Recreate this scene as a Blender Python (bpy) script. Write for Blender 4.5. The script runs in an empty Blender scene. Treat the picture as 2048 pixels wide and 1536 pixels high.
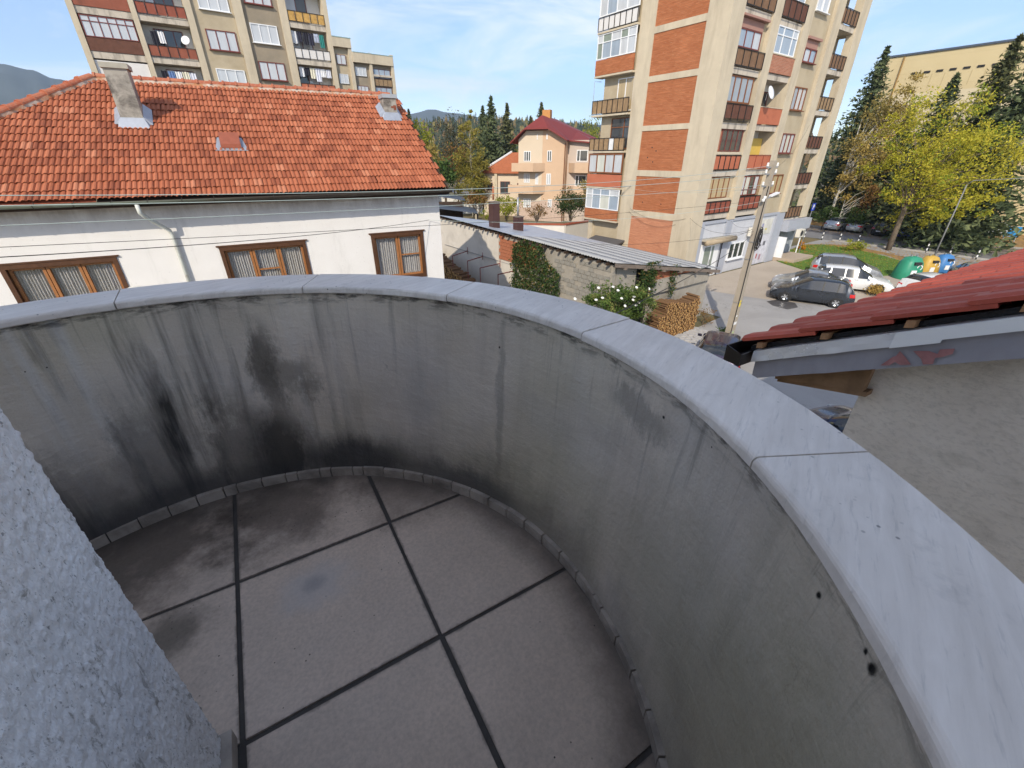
import bpy, math, random
from mathutils import Vector, Matrix, noise
R=math.radians
S=bpy.context.scene
# ---------------------------------------------------------------- camera
HC=8.1; FPX=851.0; PIT=R(28.15); YAW=R(35.5)
cam=bpy.data.cameras.new('camera'); cam.sensor_width=36; cam.lens=36*FPX/2048; cam.clip_start=.02; cam.clip_end=20000
camo=bpy.data.objects.new('camera',cam); S.collection.objects.link(camo)
camo.location=(0,0,HC); camo.rotation_euler=(math.pi/2-PIT,0,-YAW); S.camera=camo
# ---------------------------------------------------------------- sky, sun, exposure
SUN_EL=R(36.); SUN_AZ=(-.786,-.619)          # horizontal direction towards the sun
W=bpy.data.worlds.new('World'); S.world=W; W.use_nodes=True
def world():
    t=W.node_tree; t.nodes.clear(); n=t.nodes.new; L=t.links.new
    sky=n('ShaderNodeTexSky'); sky.sky_type='NISHITA'; sky.sun_disc=False; sky.sun_elevation=SUN_EL
    sky.sun_rotation=math.atan2(SUN_AZ[0],SUN_AZ[1]); sky.altitude=900; sky.air_density=.8; sky.dust_density=.9; sky.ozone_density=1.0
    tc=n('ShaderNodeTexCoord'); mp=n('ShaderNodeMapping'); mp.inputs['Scale'].default_value=(1.6,1.1,5.5); mp.inputs['Rotation'].default_value=(.12,-.1,.5)
    L(tc.outputs['Generated'],mp.inputs['Vector'])
    no=n('ShaderNodeTexNoise'); no.inputs['Scale'].default_value=2.1; no.inputs['Detail'].default_value=9; no.inputs['Roughness'].default_value=.62; no.inputs['Distortion'].default_value=.7
    L(mp.outputs[0],no.inputs['Vector'])
    rp=n('ShaderNodeMapRange'); rp.inputs[1].default_value=.44; rp.inputs[2].default_value=.77; rp.inputs[3].default_value=.0; rp.inputs[4].default_value=.85
    L(no.outputs['Fac'],rp.inputs[0])
    mx=n('ShaderNodeMix'); mx.data_type='RGBA'; L(rp.outputs[0],mx.inputs[0]); L(sky.outputs[0],mx.inputs[6]); mx.inputs[7].default_value=(6.7,6.35,6.0,1)
    bg=n('ShaderNodeBackground'); bg.inputs['Strength'].default_value=.142; L(mx.outputs[2],bg.inputs['Color'])
    o=n('ShaderNodeOutputWorld'); L(bg.outputs[0],o.inputs['Surface'])
world()
sl=bpy.data.lights.new('sun','SUN'); sl.energy=2.85; sl.angle=R(.53); sl.color=(1,.9,.74)
so=bpy.data.objects.new('sun',sl); S.collection.objects.link(so)
sd=Vector((SUN_AZ[0]*math.cos(SUN_EL),SUN_AZ[1]*math.cos(SUN_EL),math.sin(SUN_EL)))
so.rotation_euler=sd.to_track_quat('Z','Y').to_euler(); so.location=sd*60
S.view_settings.view_transform='Standard'; S.view_settings.look='None'; S.view_settings.exposure=.82; S.view_settings.gamma=1
S.render.engine='CYCLES'
# ---------------------------------------------------------------- photo pixel -> place
CA,SA=math.cos(YAW),math.sin(YAW); CP,SP=math.cos(PIT),math.sin(PIT)
def ray(x,y):
    u=(x-1024)/FPX; v=(768-y)/FPX; a,b,c=u,CP+v*SP,-SP+v*CP
    return Vector((a*CA+b*SA,-a*SA+b*CA,c))
def onX(x,y,c): d=ray(x,y); return Vector((0,0,HC))+d*(c/d.x)
def onY(x,y,c): d=ray(x,y); return Vector((0,0,HC))+d*(c/d.y)
def onZ(x,y,z=0): d=ray(x,y); return Vector((0,0,HC))+d*((z-HC)/d.z)
def atD(x,y,D):
    d=ray(x,y); return Vector((0,0,HC))+d*(D/math.hypot(d.x,d.y))
def cam2w(a,b,z=0): return Vector((a*CA+b*SA,-a*SA+b*CA,z))
def px(p):
    a=p[0]*CA-p[1]*SA; b=p[0]*SA+p[1]*CA; z=p[2]-HC; f=b*CP-z*SP
    return (1024+FPX*a/f, 768-FPX*(b*SP+z*CP)/f) if f>.01 else (-9999,-9999)
# ---------------------------------------------------------------- object helpers
COL=S.collection
def tag(o,label=None,cat=None,group=None,kind=None):
    if label: o['label']=label
    if cat: o['category']=cat
    if group: o['group']=group
    if kind: o['kind']=kind
    return o
def empty(name,loc=(0,0,0),rz=0,label=None,cat=None,group=None):
    o=bpy.data.objects.new(name,None); o.empty_display_size=.2; COL.objects.link(o); o.location=loc; o.rotation_euler=(0,0,rz)
    return tag(o,label,cat,group)
def inst(name,me,parent=None,M=None):
    o=bpy.data.objects.new(name,me); COL.objects.link(o)
    if parent: o.parent=parent
    if M is not None: o.matrix_local=M
    return o
class MB:
    def __init__(s): s.v=[]; s.f=[]; s.m=[]; s.uv=None; s.at=None
    def add(s,vs,fs,m=0):
        k=len(s.v); s.v+=[tuple(p) for p in vs]
        for f in fs: s.f.append([k+i for i in f]); s.m.append(m)
        return s
    def hexa(s,p,m=0): return s.add(p,[(0,3,2,1),(4,5,6,7),(0,1,5,4),(1,2,6,5),(2,3,7,6),(3,0,4,7)],m)
    def box(s,x0,y0,z0,x1,y1,z1,m=0):
        if x0>x1: x0,x1=x1,x0
        if y0>y1: y0,y1=y1,y0
        return s.hexa([(x0,y0,z0),(x1,y0,z0),(x1,y1,z0),(x0,y1,z0),(x0,y0,z1),(x1,y0,z1),(x1,y1,z1),(x0,y1,z1)],m)
    def fb(s,F,s0,s1,d0,d1,z0,z1,m=0):       # box in a facade frame: along, outwards, up
        o,r,n=F; P=lambda a,d,z:(o[0]+r[0]*a+n[0]*d,o[1]+r[1]*a+n[1]*d,z)
        p=[P(s0,d0,z0),P(s1,d0,z0),P(s1,d1,z0),P(s0,d1,z0),P(s0,d0,z1),P(s1,d0,z1),P(s1,d1,z1),P(s0,d1,z1)]
        if (r[0]*n[1]-r[1]*n[0])*(s1-s0)*(d1-d0)<0: p=[p[i] for i in (3,2,1,0,7,6,5,4)]
        return s.hexa(p,m)
    def prism(s,pts,a,b,ax='z',m=0):         # polygon extruded along an axis
        def P(p,h): return (p[0],p[1],h) if ax=='z' else ((h,p[0],p[1]) if ax=='x' else (p[0],h,p[1]))
        n=len(pts); ar=sum(pts[i][0]*pts[(i+1)%n][1]-pts[(i+1)%n][0]*pts[i][1] for i in range(n))
        if ax=='y': ar=-ar
        if ar<0: pts=pts[::-1]
        if a>b: a,b=b,a
        return s.add([P(p,a) for p in pts]+[P(p,b) for p in pts],[tuple(range(n-1,-1,-1)),tuple(range(n,2*n))]+[(i,(i+1)%n,n+(i+1)%n,n+i) for i in range(n)],m)
    def tube(s,pts,r,n=8,m=0,cap=True):
        pts=[Vector(p) for p in pts]; rs=r if isinstance(r,(list,tuple)) else [r]*len(pts); k=len(s.v); up=None
        for i,p in enumerate(pts):
            t=(pts[min(i+1,len(pts)-1)]-pts[max(i-1,0)]); t=t.normalized() if t.length>1e-9 else Vector((0,0,1))
            if up is None: up=Vector((0,0,1)) if abs(t.z)<.9 else Vector((1,0,0))
            x=up.cross(t).normalized(); y=t.cross(x); up=y
            for j in range(n):
                a=2*math.pi*j/n; s.v.append(tuple(p+(x*math.cos(a)+y*math.sin(a))*rs[i]))
        for i in range(len(pts)-1):
            for j in range(n): s.f.append([k+i*n+j,k+i*n+(j+1)%n,k+(i+1)*n+(j+1)%n,k+(i+1)*n+j]); s.m.append(m)
        if cap: s.f.append([k+j for j in range(n-1,-1,-1)]); s.m.append(m); e=k+(len(pts)-1)*n; s.f.append([e+j for j in range(n)]); s.m.append(m)
        return s
    def lathe(s,prof,n=16,m=0,o=(0,0,0),ax='z'):
        k=len(s.v)
        for (r,h) in prof:
            for j in range(n):
                a=2*math.pi*j/n; c,d=r*math.cos(a),r*math.sin(a)
                s.v.append((o[0]+c,o[1]+d,o[2]+h) if ax=='z' else ((o[0]+c,o[1]-h,o[2]+d) if ax=='y' else (o[0]+h,o[1]+c,o[2]+d)))
        for i in range(len(prof)-1):
            for j in range(n): s.f.append([k+i*n+j,k+i*n+(j+1)%n,k+(i+1)*n+(j+1)%n,k+(i+1)*n+j]); s.m.append(m)
        return s
    def mesh(s,name,mats,smooth=False):
        me=bpy.data.meshes.new(name); me.from_pydata(s.v,[],s.f)
        for x in (mats if isinstance(mats,(list,tuple)) else [mats]): me.materials.append(x)
        if any(s.m): me.polygons.foreach_set('material_index',s.m)
        if smooth: me.polygons.foreach_set('use_smooth',[True]*len(s.f))
        if s.uv is not None:
            l=me.uv_layers.new(name='UVMap'); l.data.foreach_set('uv',[c for lp in me.loops for c in s.uv[lp.vertex_index]])
        if s.at is not None:
            a=me.attributes.new('rnd','FLOAT','FACE'); a.data.foreach_set('value',s.at)
        me.update(); return me
    def build(s,name,mats,parent=None,smooth=False,loc=None,rz=0):
        o=inst(name,s.mesh(name,mats,smooth),parent)
        if loc is not None: o.location=loc; o.rotation_euler=(0,0,rz)
        return o
def FY(Y): return ((0,Y,0),(1,0),(0,-1))     # facade frame of a wall facing -Y (along = X)
def FX(X): return ((X,0,0),(0,1),(-1,0))     # facade frame of a wall facing -X (along = Y)
# ---------------------------------------------------------------- materials
def lin(c): c/=255.; return c/12.92 if c<=.04045 else ((c+.055)/1.055)**2.4
def rgb(r,g,b,k=1.): return (lin(r)*k,lin(g)*k,lin(b)*k)
class NT:
    def __init__(s,name):
        s.mat=bpy.data.materials.new(name); s.mat.use_nodes=True; s.t=s.mat.node_tree; s.t.nodes.clear()
        s.b=s.n('ShaderNodeBsdfPrincipled'); s.o=s.n('ShaderNodeOutputMaterial'); s.l(s.b.outputs[0],s.o.inputs['Surface']); s.tc=None
    def n(s,k): return s.t.nodes.new(k)
    def l(s,a,b): s.t.links.new(a,b)
    def put(s,i,v):
        if hasattr(v,'is_output'): s.l(v,i)
        elif isinstance(v,(tuple,list)): i.default_value=tuple(v)+((1,) if len(v)==3 and i.type=='RGBA' else ())
        else: i.default_value=v
    def co(s,k='Object'):
        if not s.tc: s.tc=s.n('ShaderNodeTexCoord')
        return s.tc.outputs[k]
    def mp(s,v,sc=(1,1,1),loc=(0,0,0),rot=(0,0,0)):
        m=s.n('ShaderNodeMapping'); s.l(v,m.inputs[0]); m.inputs['Scale'].default_value=sc; m.inputs['Location'].default_value=loc; m.inputs['Rotation'].default_value=rot; return m.outputs[0]
    def noise(s,v,sc=5,det=5,rough=.55,dist=0):
        m=s.n('ShaderNodeTexNoise'); s.put(m.inputs['Vector'],v); m.inputs['Scale'].default_value=sc; m.inputs['Detail'].default_value=det; m.inputs['Roughness'].default_value=rough; m.inputs['Distortion'].default_value=dist; return m.outputs['Fac']
    def vor(s,v,sc=5,feat='F1'):
        m=s.n('ShaderNodeTexVoronoi'); m.feature=feat; s.put(m.inputs['Vector'],v); m.inputs['Scale'].default_value=sc; return m.outputs['Distance']
    def ma(s,op,a,b=0.,c=None,clamp=False):
        m=s.n('ShaderNodeMath'); m.operation=op; m.use_clamp=clamp; s.put(m.inputs[0],a); s.put(m.inputs[1],b)
        if c is not None: s.put(m.inputs[2],c)
        return m.outputs[0]
    def mr(s,v,a,b,c=0.,d=1.,smooth=False):
        m=s.n('ShaderNodeMapRange'); s.put(m.inputs[0],v)
        if smooth: m.interpolation_type='SMOOTHSTEP'
        for i,x in enumerate((a,b,c,d)): m.inputs[i+1].default_value=x
        return m.outputs[0]
    def mix(s,f,a,b,mode='MIX'):
        m=s.n('ShaderNodeMix'); m.data_type='RGBA'; m.blend_type=mode; s.put(m.inputs[0],f); s.put(m.inputs[6],a); s.put(m.inputs[7],b); return m.outputs[2]
    def sep(s,v):
        m=s.n('ShaderNodeSeparateXYZ'); s.l(v,m.inputs[0]); return m.outputs
    def comb(s,x=0.,y=0.,z=0.):
        m=s.n('ShaderNodeCombineXYZ'); s.put(m.inputs[0],x); s.put(m.inputs[1],y); s.put(m.inputs[2],z); return m.outputs[0]
    def attr(s,k):
        m=s.n('ShaderNodeAttribute'); m.attribute_name=k; return m.outputs['Fac']
    def bump(s,h,st=.3,dist=.01,prev=None):
        m=s.n('ShaderNodeBump'); m.inputs['Strength'].default_value=st; m.inputs['Distance'].default_value=dist; s.l(h,m.inputs['Height'])
        if prev: s.l(prev,m.inputs['Normal'])
        return m.outputs[0]
    def done(s,col,rough=.8,metal=0.,spec=.4,normal=None,**k):
        s.put(s.b.inputs['Base Color'],col); s.put(s.b.inputs['Roughness'],rough); s.put(s.b.inputs['Metallic'],metal); s.put(s.b.inputs['Specular IOR Level'],spec)
        if normal is not None: s.l(normal,s.b.inputs['Normal'])
        for a,v in k.items(): s.put(s.b.inputs[a.replace('_',' ')],v)
        return s.mat
def k_(c,f): return tuple(min(.95,x*f) for x in c)
def mat(name,col,rough=.8,var=.12,sc=3.,bump=0.,bsc=40.,metal=0.,spec=.35,dirt=None,dsc=1.2,d0=.5,d1=.75,damt=.7,streak=0,**k):
    t=NT(name); c=t.co(); v=t.noise(c,sc,6,.6); cc=t.mix(v,k_(col,1-var*1.6),k_(col,1+var*1.6))
    if dirt:
        dc=t.mp(c,(1,1,.18)) if streak else c
        cc=t.mix(t.mr(t.noise(dc,dsc,7,.65,.4),d0,d1,0,damt),cc,dirt)
    nm=t.bump(t.noise(c,bsc,4,.6),bump,.02) if bump else None
    return t.done(cc,rough,metal,spec,nm,**k)
def glassy(name,col,rough=.06,var=.2,sc=1.5,spec=.8,coat=0):
    t=NT(name); c=t.co(); v=t.noise(t.mp(c,(2.5,2.5,.4)),sc,4); return t.done(t.mix(v,k_(col,1-var),k_(col,1+var)),rough,0,spec)
WHITE=mat('white_plastic',(.74,.75,.76),.4,.04)
# ================================================================ FOREGROUND: own house corner, round balcony, neighbour roof
OC=cam2w(-.8,.53); OR=R(30.9-35.5); ZF=HC-1.46       # centre of the round balcony, its turn, its floor
def m_parapet():
    t=NT('weathered_cement_plaster'); uv=t.sep(t.co('UV')); u,v=uv[0],uv[1]      # u: metres along the curve, v: height
    base=t.mix(t.mr(t.noise(t.comb(u,v),1.6,6,.6),.3,.7),(.55,.48,.395),(.76,.68,.585))
    base=t.mix(t.mr(t.noise(t.comb(t.ma('ADD',u,7.3),v),1.1,4,.5),.42,.66,0,.75),base,(.5,.455,.33))     # greenish damp
    base=t.mix(t.mr(t.noise(t.comb(t.ma('ADD',u,3.1),v),1.3,4,.5),.5,.7,0,.45),base,(.42,.42,.425))       # bluish bloom
    st=t.noise(t.comb(t.ma('MULTIPLY',u,9.),t.ma('MULTIPLY',v,.75)),1,5,.6,.3)
    amt=t.mr(u,.9,2.1,.12,.95,True)
    base=t.mix(t.ma('MULTIPLY',t.mr(st,.5,.68),amt),base,(.035,.033,.03))
    sl=t.noise(t.comb(t.ma('ADD',t.ma('MULTIPLY',u,11.),31.),t.ma('MULTIPLY',v,.6)),1,4,.5,.2)
    base=t.mix(t.ma('MULTIPLY',t.mr(sl,.56,.72,0,.6),amt),base,(.64,.63,.61))
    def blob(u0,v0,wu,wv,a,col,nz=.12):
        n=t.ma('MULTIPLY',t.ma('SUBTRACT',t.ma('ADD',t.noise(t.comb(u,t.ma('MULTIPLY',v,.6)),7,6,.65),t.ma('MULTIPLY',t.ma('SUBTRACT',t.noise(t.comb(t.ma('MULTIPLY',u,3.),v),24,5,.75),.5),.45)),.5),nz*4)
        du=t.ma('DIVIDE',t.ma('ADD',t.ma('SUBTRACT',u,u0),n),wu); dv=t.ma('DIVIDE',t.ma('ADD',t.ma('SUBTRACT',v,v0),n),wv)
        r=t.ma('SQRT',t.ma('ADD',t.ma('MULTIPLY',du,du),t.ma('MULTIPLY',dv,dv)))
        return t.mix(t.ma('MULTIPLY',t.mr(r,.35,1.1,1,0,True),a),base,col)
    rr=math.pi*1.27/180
    for (a,v0,wa,wv,am,cl,nz) in ((75.,.17,8.,.34,.9,(.045,.04,.033),.07),(73.5,.62,3.6,.26,.7,(.022,.02,.014),.05),(83,.3,7,.28,.6,(.06,.055,.05),.1),(68,.55,6,.12,.5,(.05,.047,.035),.08),(97,.3,8,.3,.5,(.05,.05,.05),.1),(58,.09,16,.17,.8,(.03,.03,.035),.05),(30,.06,20,.14,.6,(.05,.055,.07),.05),(95,.03,26,.16,.75,(.035,.036,.042),.05),(110,.2,9,.3,.45,(.06,.063,.07),.1),(-8,.83,8,.07,.4,(.08,.08,.075),.06),(22,.55,1.2,.5,.35,(.1,.1,.1),.02),(-22,.4,16,.45,.4,(.36,.32,.22),.1),(-46,.36,24,.6,.6,(.27,.235,.15),.1),(-36.2,.88,.3,.008,1.,(.008,.008,.008),.002),(-41.4,.9,.4,.011,1.,(.008,.008,.008),.006),(-40.6,.905,.22,.006,1.,(.008,.008,.008),.004),(-44.2,.925,.5,.013,1.,(.006,.006,.006),.003),(22.5,.8,.25,.006,1.,(.02,.02,.02),.002),(-12,.86,.3,.006,1.,(.02,.02,.02),.002)):  # broad lower-right blob: olive-brown tint plus weaker sky light put into the colour
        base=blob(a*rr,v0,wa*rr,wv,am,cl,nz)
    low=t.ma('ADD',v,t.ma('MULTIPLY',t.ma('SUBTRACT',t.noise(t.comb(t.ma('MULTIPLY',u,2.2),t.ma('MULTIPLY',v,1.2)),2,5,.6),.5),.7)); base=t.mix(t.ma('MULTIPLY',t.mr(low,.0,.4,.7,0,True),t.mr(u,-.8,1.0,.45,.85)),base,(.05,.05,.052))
    dr=t.noise(t.comb(t.ma('MULTIPLY',u,26.),t.ma('MULTIPLY',v,.9)),1,5,.7,.4); base=t.mix(t.ma('MULTIPLY',t.mr(dr,.56,.66),t.mr(t.ma('ADD',v,t.ma('MULTIPLY',t.noise(t.comb(t.ma('MULTIPLY',u,7.),3.)),.9)),.9,1.5,0,.5)),base,(.12,.112,.1))
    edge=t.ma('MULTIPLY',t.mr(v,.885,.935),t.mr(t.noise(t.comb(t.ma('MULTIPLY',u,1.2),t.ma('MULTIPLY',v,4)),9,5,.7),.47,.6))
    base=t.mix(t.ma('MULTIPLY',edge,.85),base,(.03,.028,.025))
    pits=t.vor(t.comb(u,v),16.); base=t.mix(t.ma('MULTIPLY',t.mr(pits,.03,.05,1,0),t.mr(t.noise(t.comb(u,v),3,2),.6,.64)),base,(.01,.01,.01))
    ck=t.vor(t.comb(t.ma('ADD',u,t.ma('MULTIPLY',t.noise(t.comb(u,v),4,5,.7),.5)),t.ma('MULTIPLY',v,.7)),1.7,'DISTANCE_TO_EDGE'); base=t.mix(t.ma('MULTIPLY',t.mr(ck,.0015,.005,1,0),t.mr(t.noise(t.comb(u,v),1.1,3),.55,.66,0,.35)),base,(.1,.095,.085))
    h=t.ma('ADD',t.ma('ADD',t.noise(t.comb(u,v),55,6,.65),t.ma('MULTIPLY',t.noise(t.comb(t.ma('MULTIPLY',u,3.),t.ma('MULTIPLY',v,9.)),3.5,4),1.2)),t.ma('MULTIPLY',t.noise(t.comb(u,v),7,4),2.))
    fine=t.noise(t.comb(u,v),160,2,.6); base=t.mix(.16,base,t.mix(fine,(.02,.02,.02),(.75,.75,.75)),'OVERLAY')
    return t.done(base,.88,0,.25,t.bump(h,.5,.007))
def m_coping():
    t=NT('grey_white_marble'); c=t.co(); w=t.mp(c,(1,1,1),(0,0,0),(0,0,R(-25)))
    n1=t.noise(t.mp(w,(2.2,16,6)),2.2,7,.62,.6); n2=t.noise(c,2.4,5,.6,.4); n3=t.noise(t.mp(w,(6,50,6)),3,4,.6)
    b=t.mix(t.mr(n1,.3,.72),(.68,.62,.55),(.86,.80,.73)); b=t.mix(t.mr(n2,.4,.7,0,.5),b,(.55,.51,.47)); b=t.mix(t.mr(n3,.58,.75,0,.4),b,(.36,.345,.33))
    sp=t.vor(c,38.); b=t.mix(t.ma('MULTIPLY',t.mr(sp,.07,.13,1,0),t.mr(t.noise(c,2.3,3),.5,.57)),b,(.05,.05,.05))
    b=t.mix(t.mr(t.noise(c,11,5,.7),.6,.8,0,.35),b,(.2,.19,.18))
    return t.done(b,t.mr(n2,.3,.7,.4,.62),0,.4,t.bump(t.noise(c,60,4),.06,.004))
def m_floor():
    t=NT('beige_terrace_tile'); c=t.co(); g=t.n('ShaderNodeNewGeometry').outputs['Position']; oc=t.n('ShaderNodeObjectInfo')
    b=t.mix(t.noise(g,5,6,.6),(.62,.495,.395),(.75,.61,.5)); b=t.mix(t.mr(t.noise(g,1.7,5,.6),.42,.7,0,.6),b,(.52,.44,.37))
    b=t.mix(t.mr(t.noise(g,90,3,.6),.35,.7,0,.22),b,(.08,.07,.065))
    p=t.sep(t.mp(g,(1,1,1)))
    def spot(x,y,r,a,col,nz=.25):
        nonlocal b
        n=t.ma('MULTIPLY',t.ma('SUBTRACT',t.noise(g,6,6,.65),.5),nz*2*r*3); dx=t.ma('SUBTRACT',p[0],x); dy=t.ma('SUBTRACT',p[1],y)
        d=t.ma('ADD',t.ma('SQRT',t.ma('ADD',t.ma('MULTIPLY',dx,dx),t.ma('MULTIPLY',dy,dy))),n)
        b=t.mix(t.ma('MULTIPLY',t.mr(d,r*.25,r,1,0,True),a),b,col)
    def W_(x,y): q=onZ(x,y,ZF); return q.x,q.y
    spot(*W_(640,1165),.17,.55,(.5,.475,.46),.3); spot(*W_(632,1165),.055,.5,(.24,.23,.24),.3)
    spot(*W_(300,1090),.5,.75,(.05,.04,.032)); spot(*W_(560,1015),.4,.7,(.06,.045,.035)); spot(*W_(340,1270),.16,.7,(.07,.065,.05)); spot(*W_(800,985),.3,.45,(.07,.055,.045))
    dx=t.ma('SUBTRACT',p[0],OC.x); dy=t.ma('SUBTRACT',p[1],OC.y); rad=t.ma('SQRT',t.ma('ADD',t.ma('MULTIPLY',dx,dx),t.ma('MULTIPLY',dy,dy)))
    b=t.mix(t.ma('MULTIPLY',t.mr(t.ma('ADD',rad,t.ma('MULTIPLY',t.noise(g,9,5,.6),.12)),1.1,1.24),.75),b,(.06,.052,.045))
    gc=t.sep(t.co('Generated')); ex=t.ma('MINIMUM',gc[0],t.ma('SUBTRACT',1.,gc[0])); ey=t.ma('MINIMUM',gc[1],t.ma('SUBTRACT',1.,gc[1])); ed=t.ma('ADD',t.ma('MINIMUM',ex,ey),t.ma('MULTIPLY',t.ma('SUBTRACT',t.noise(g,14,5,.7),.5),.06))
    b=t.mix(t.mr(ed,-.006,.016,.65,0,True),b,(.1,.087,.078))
    sp=t.vor(g,34.); b=t.mix(t.ma('MULTIPLY',t.mr(sp,.06,.11,1,0),t.mr(t.noise(g,2.5,3),.52,.6)),b,(.05,.045,.04))
    return t.done(b,.78,0,.3,t.bump(t.noise(g,140,4,.6),.22,.005))
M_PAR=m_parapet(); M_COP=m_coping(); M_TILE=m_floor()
M_GROUT=mat('dark_tile_grout',(.075,.068,.062),.9,.35,8,.3,80); M_SKIRT=mat('grimy_skirting_tile',(.42,.37,.32),.7,.25,9,.1,60,dirt=(.05,.045,.04),dsc=5,d0=.45,d1=.7)
bal=empty('corner_balcony',(OC.x,OC.y,ZF),OR,'round corner balcony with stained cement parapet, pale marble coping and tiled floor','balcony')
def arc(r0,r1,z0,z1,a0,a1,n,jit=0.):
    m=MB(); uv=[]
    prof=[(r0,z0),(r0,z1),(r1,z1),(r1,z0)]
    for i in range(n+1):
        a=a0+(a1-a0)*i/n
        for (r,z) in prof: m.v.append((r*math.cos(a),r*math.sin(a),z)); uv.append((a*1.27,z))
    for i in range(n):
        for j in range(4): p=i*4+j; q=i*4+(j+1)%4; m.f.append([p,q,q+4,p+4]); m.m.append(0)
    m.f.append([0,3,2,1]); m.m.append(0); e=n*4; m.f.append([e,e+1,e+2,e+3]); m.m.append(0); m.uv=uv; return m
def parapet():
    m=MB(); uv=[]; A0,A1,NA,NZ=R(-90),R(180),260,26; ri,ro,h=1.206,1.45,.944
    for i in range(NA+1):
        a=A0+(A1-A0)*i/NA
        for j in range(NZ+1):
            z=h*j/NZ; q=noise.noise(Vector((a*2.2,z*2.5,0)))*.008+noise.noise(Vector((a*9,z*9,5)))*.0025
            if j>=NZ-1: q+=max(0,noise.noise(Vector((a*14,3,9)))-.1)*.03     # crumbled joint under the coping
            r=ri+.062*j/NZ+q; m.v.append((r*math.cos(a),r*math.sin(a),z)); uv.append((a*1.27,z))
        for (r,z) in ((ro,h),(ro,-1.2)): m.v.append((r*math.cos(a),r*math.sin(a),z)); uv.append((a*1.27,z))
    K=NZ+3
    for i in range(NA):
        for j in range(K-1): p=i*K+j; m.f.append([p,p+1,p+1+K,p+K]); m.m.append(0)
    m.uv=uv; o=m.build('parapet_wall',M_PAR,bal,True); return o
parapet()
# coping stones: one slab for each 30 degrees, rounded inner edge
def coping(a0,a1,lift,dr):
    m=MB(); prof=[]; ri,ro,z0,z1=1.249+dr,1.478+dr,.9445+lift,.973+lift; rb=.011
    prof=[(ri+.004,z0),(ri,z0+.004),(ri,z1-rb)]+[(ri+rb-rb*math.cos(R(a)),z1-rb+rb*math.sin(R(a))) for a in (22,45,68,90)]+[(ro-.006,z1),(ro,z1-.006),(ro,z0)]
    n=70; K=len(prof)
    for i in range(n+1):
        a=a0+(a1-a0)*i/n
        if i in (0,n): pass
        for k,(r,z) in enumerate(prof):
            w=noise.noise(Vector((a*40,k*.7,lift*900)))*.0012+min(0,noise.noise(Vector((a*26,9,lift*500)))+.42)*(-.012 if k in (2,3,4) else 0); m.v.append(((r+w)*math.cos(a),(r+w)*math.sin(a),z+(-abs(w)*.4 if k in (4,5) else 0)))
    for i in range(n):
        for j in range(K): p=i*K+j; q=i*K+(j+1)%K; m.f.append([q,p,p+K,q+K]); m.m.append(0)
    m.f.append(list(range(K))); m.m.append(0); m.f.append([n*K+j for j in range(K-1,-1,-1)]); m.m.append(0)
    o=m.build('coping_stone',M_COP,bal,False)
    for p in o.data.polygons: p.use_smooth=len(p.vertices)==4 and abs(p.normal.z)<.98 and False
    return o
rg=random.Random(4); js=[-90,-56.5,-26.5,4.5,33.6,63.1,93.4,123,153,180]
for i in range(len(js)-1): coping(R(js[i]+.11),R(js[i+1]-.11),rg.uniform(-.001,.0015),rg.uniform(-.002,.002))
# floor: tiles cut to the circle, grout bed below, skirting pieces
def clipdisc(poly,Rr,N=120):
    out=list(poly)
    for k in range(N):
        a=2*math.pi*k/N; nx,ny=math.cos(a),math.sin(a); d=Rr*math.cos(math.pi/N); res=[]
        for i in range(len(out)):
            p,q=out[i-1],out[i]; sp,sq=p[0]*nx+p[1]*ny-d,q[0]*nx+q[1]*ny-d
            if sp<=0<sq or sq<=0<sp: t_=sp/(sp-sq); res.append((p[0]+(q[0]-p[0])*t_,p[1]+(q[1]-p[1])*t_))
            if sq<=0: res.append(q)
        out=res
        if len(out)<3: return None
    return out
T=.6; gw=.006; rg=random.Random(3)
MB().prism([(1.262*math.cos(R(a)),1.262*math.sin(R(a))) for a in range(-90,181,6)]+[(0,0)],-.16,-.006).build('grout_bed',M_GROUT,bal)
for ix in range(-3,3):
    for iy in range(-3,3):
        x0,y0=.06+ix*T,.02+iy*T; g=gw+rg.uniform(-.002,.004)
        q=[(x0+g,y0+g),(x0+T-g,y0+g),(x0+T-g,y0+T-g),(x0+g,y0+T-g)]
        if x0+T<.07 and y0+T<.03: continue
        q=[(max(p[0],.0) if (p[1]<0 and x0<0 and y0+T/2<0) else p[0],p[1]) for p in q]
        c=clipdisc(q,1.193)
        if not c: continue
        ar=abs(sum(c[i][0]*c[(i+1)%len(c)][1]-c[(i+1)%len(c)][0]*c[i][1] for i in range(len(c))))/2
        if ar<.004: continue
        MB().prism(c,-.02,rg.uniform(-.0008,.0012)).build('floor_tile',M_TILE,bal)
a=-88.; rg=random.Random(11)
while a<178:
    w=rg.choice((5.2,5.2,5.2,5.2,2.6)); h=rg.uniform(.044,.05); dr=rg.uniform(-.003,.003)
    arc(1.192+dr,1.215,-.004,h,R(a+.12),R(min(a+w,179)-.12),3).build('skirting_tile',M_SKIRT,bal); a+=w
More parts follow.
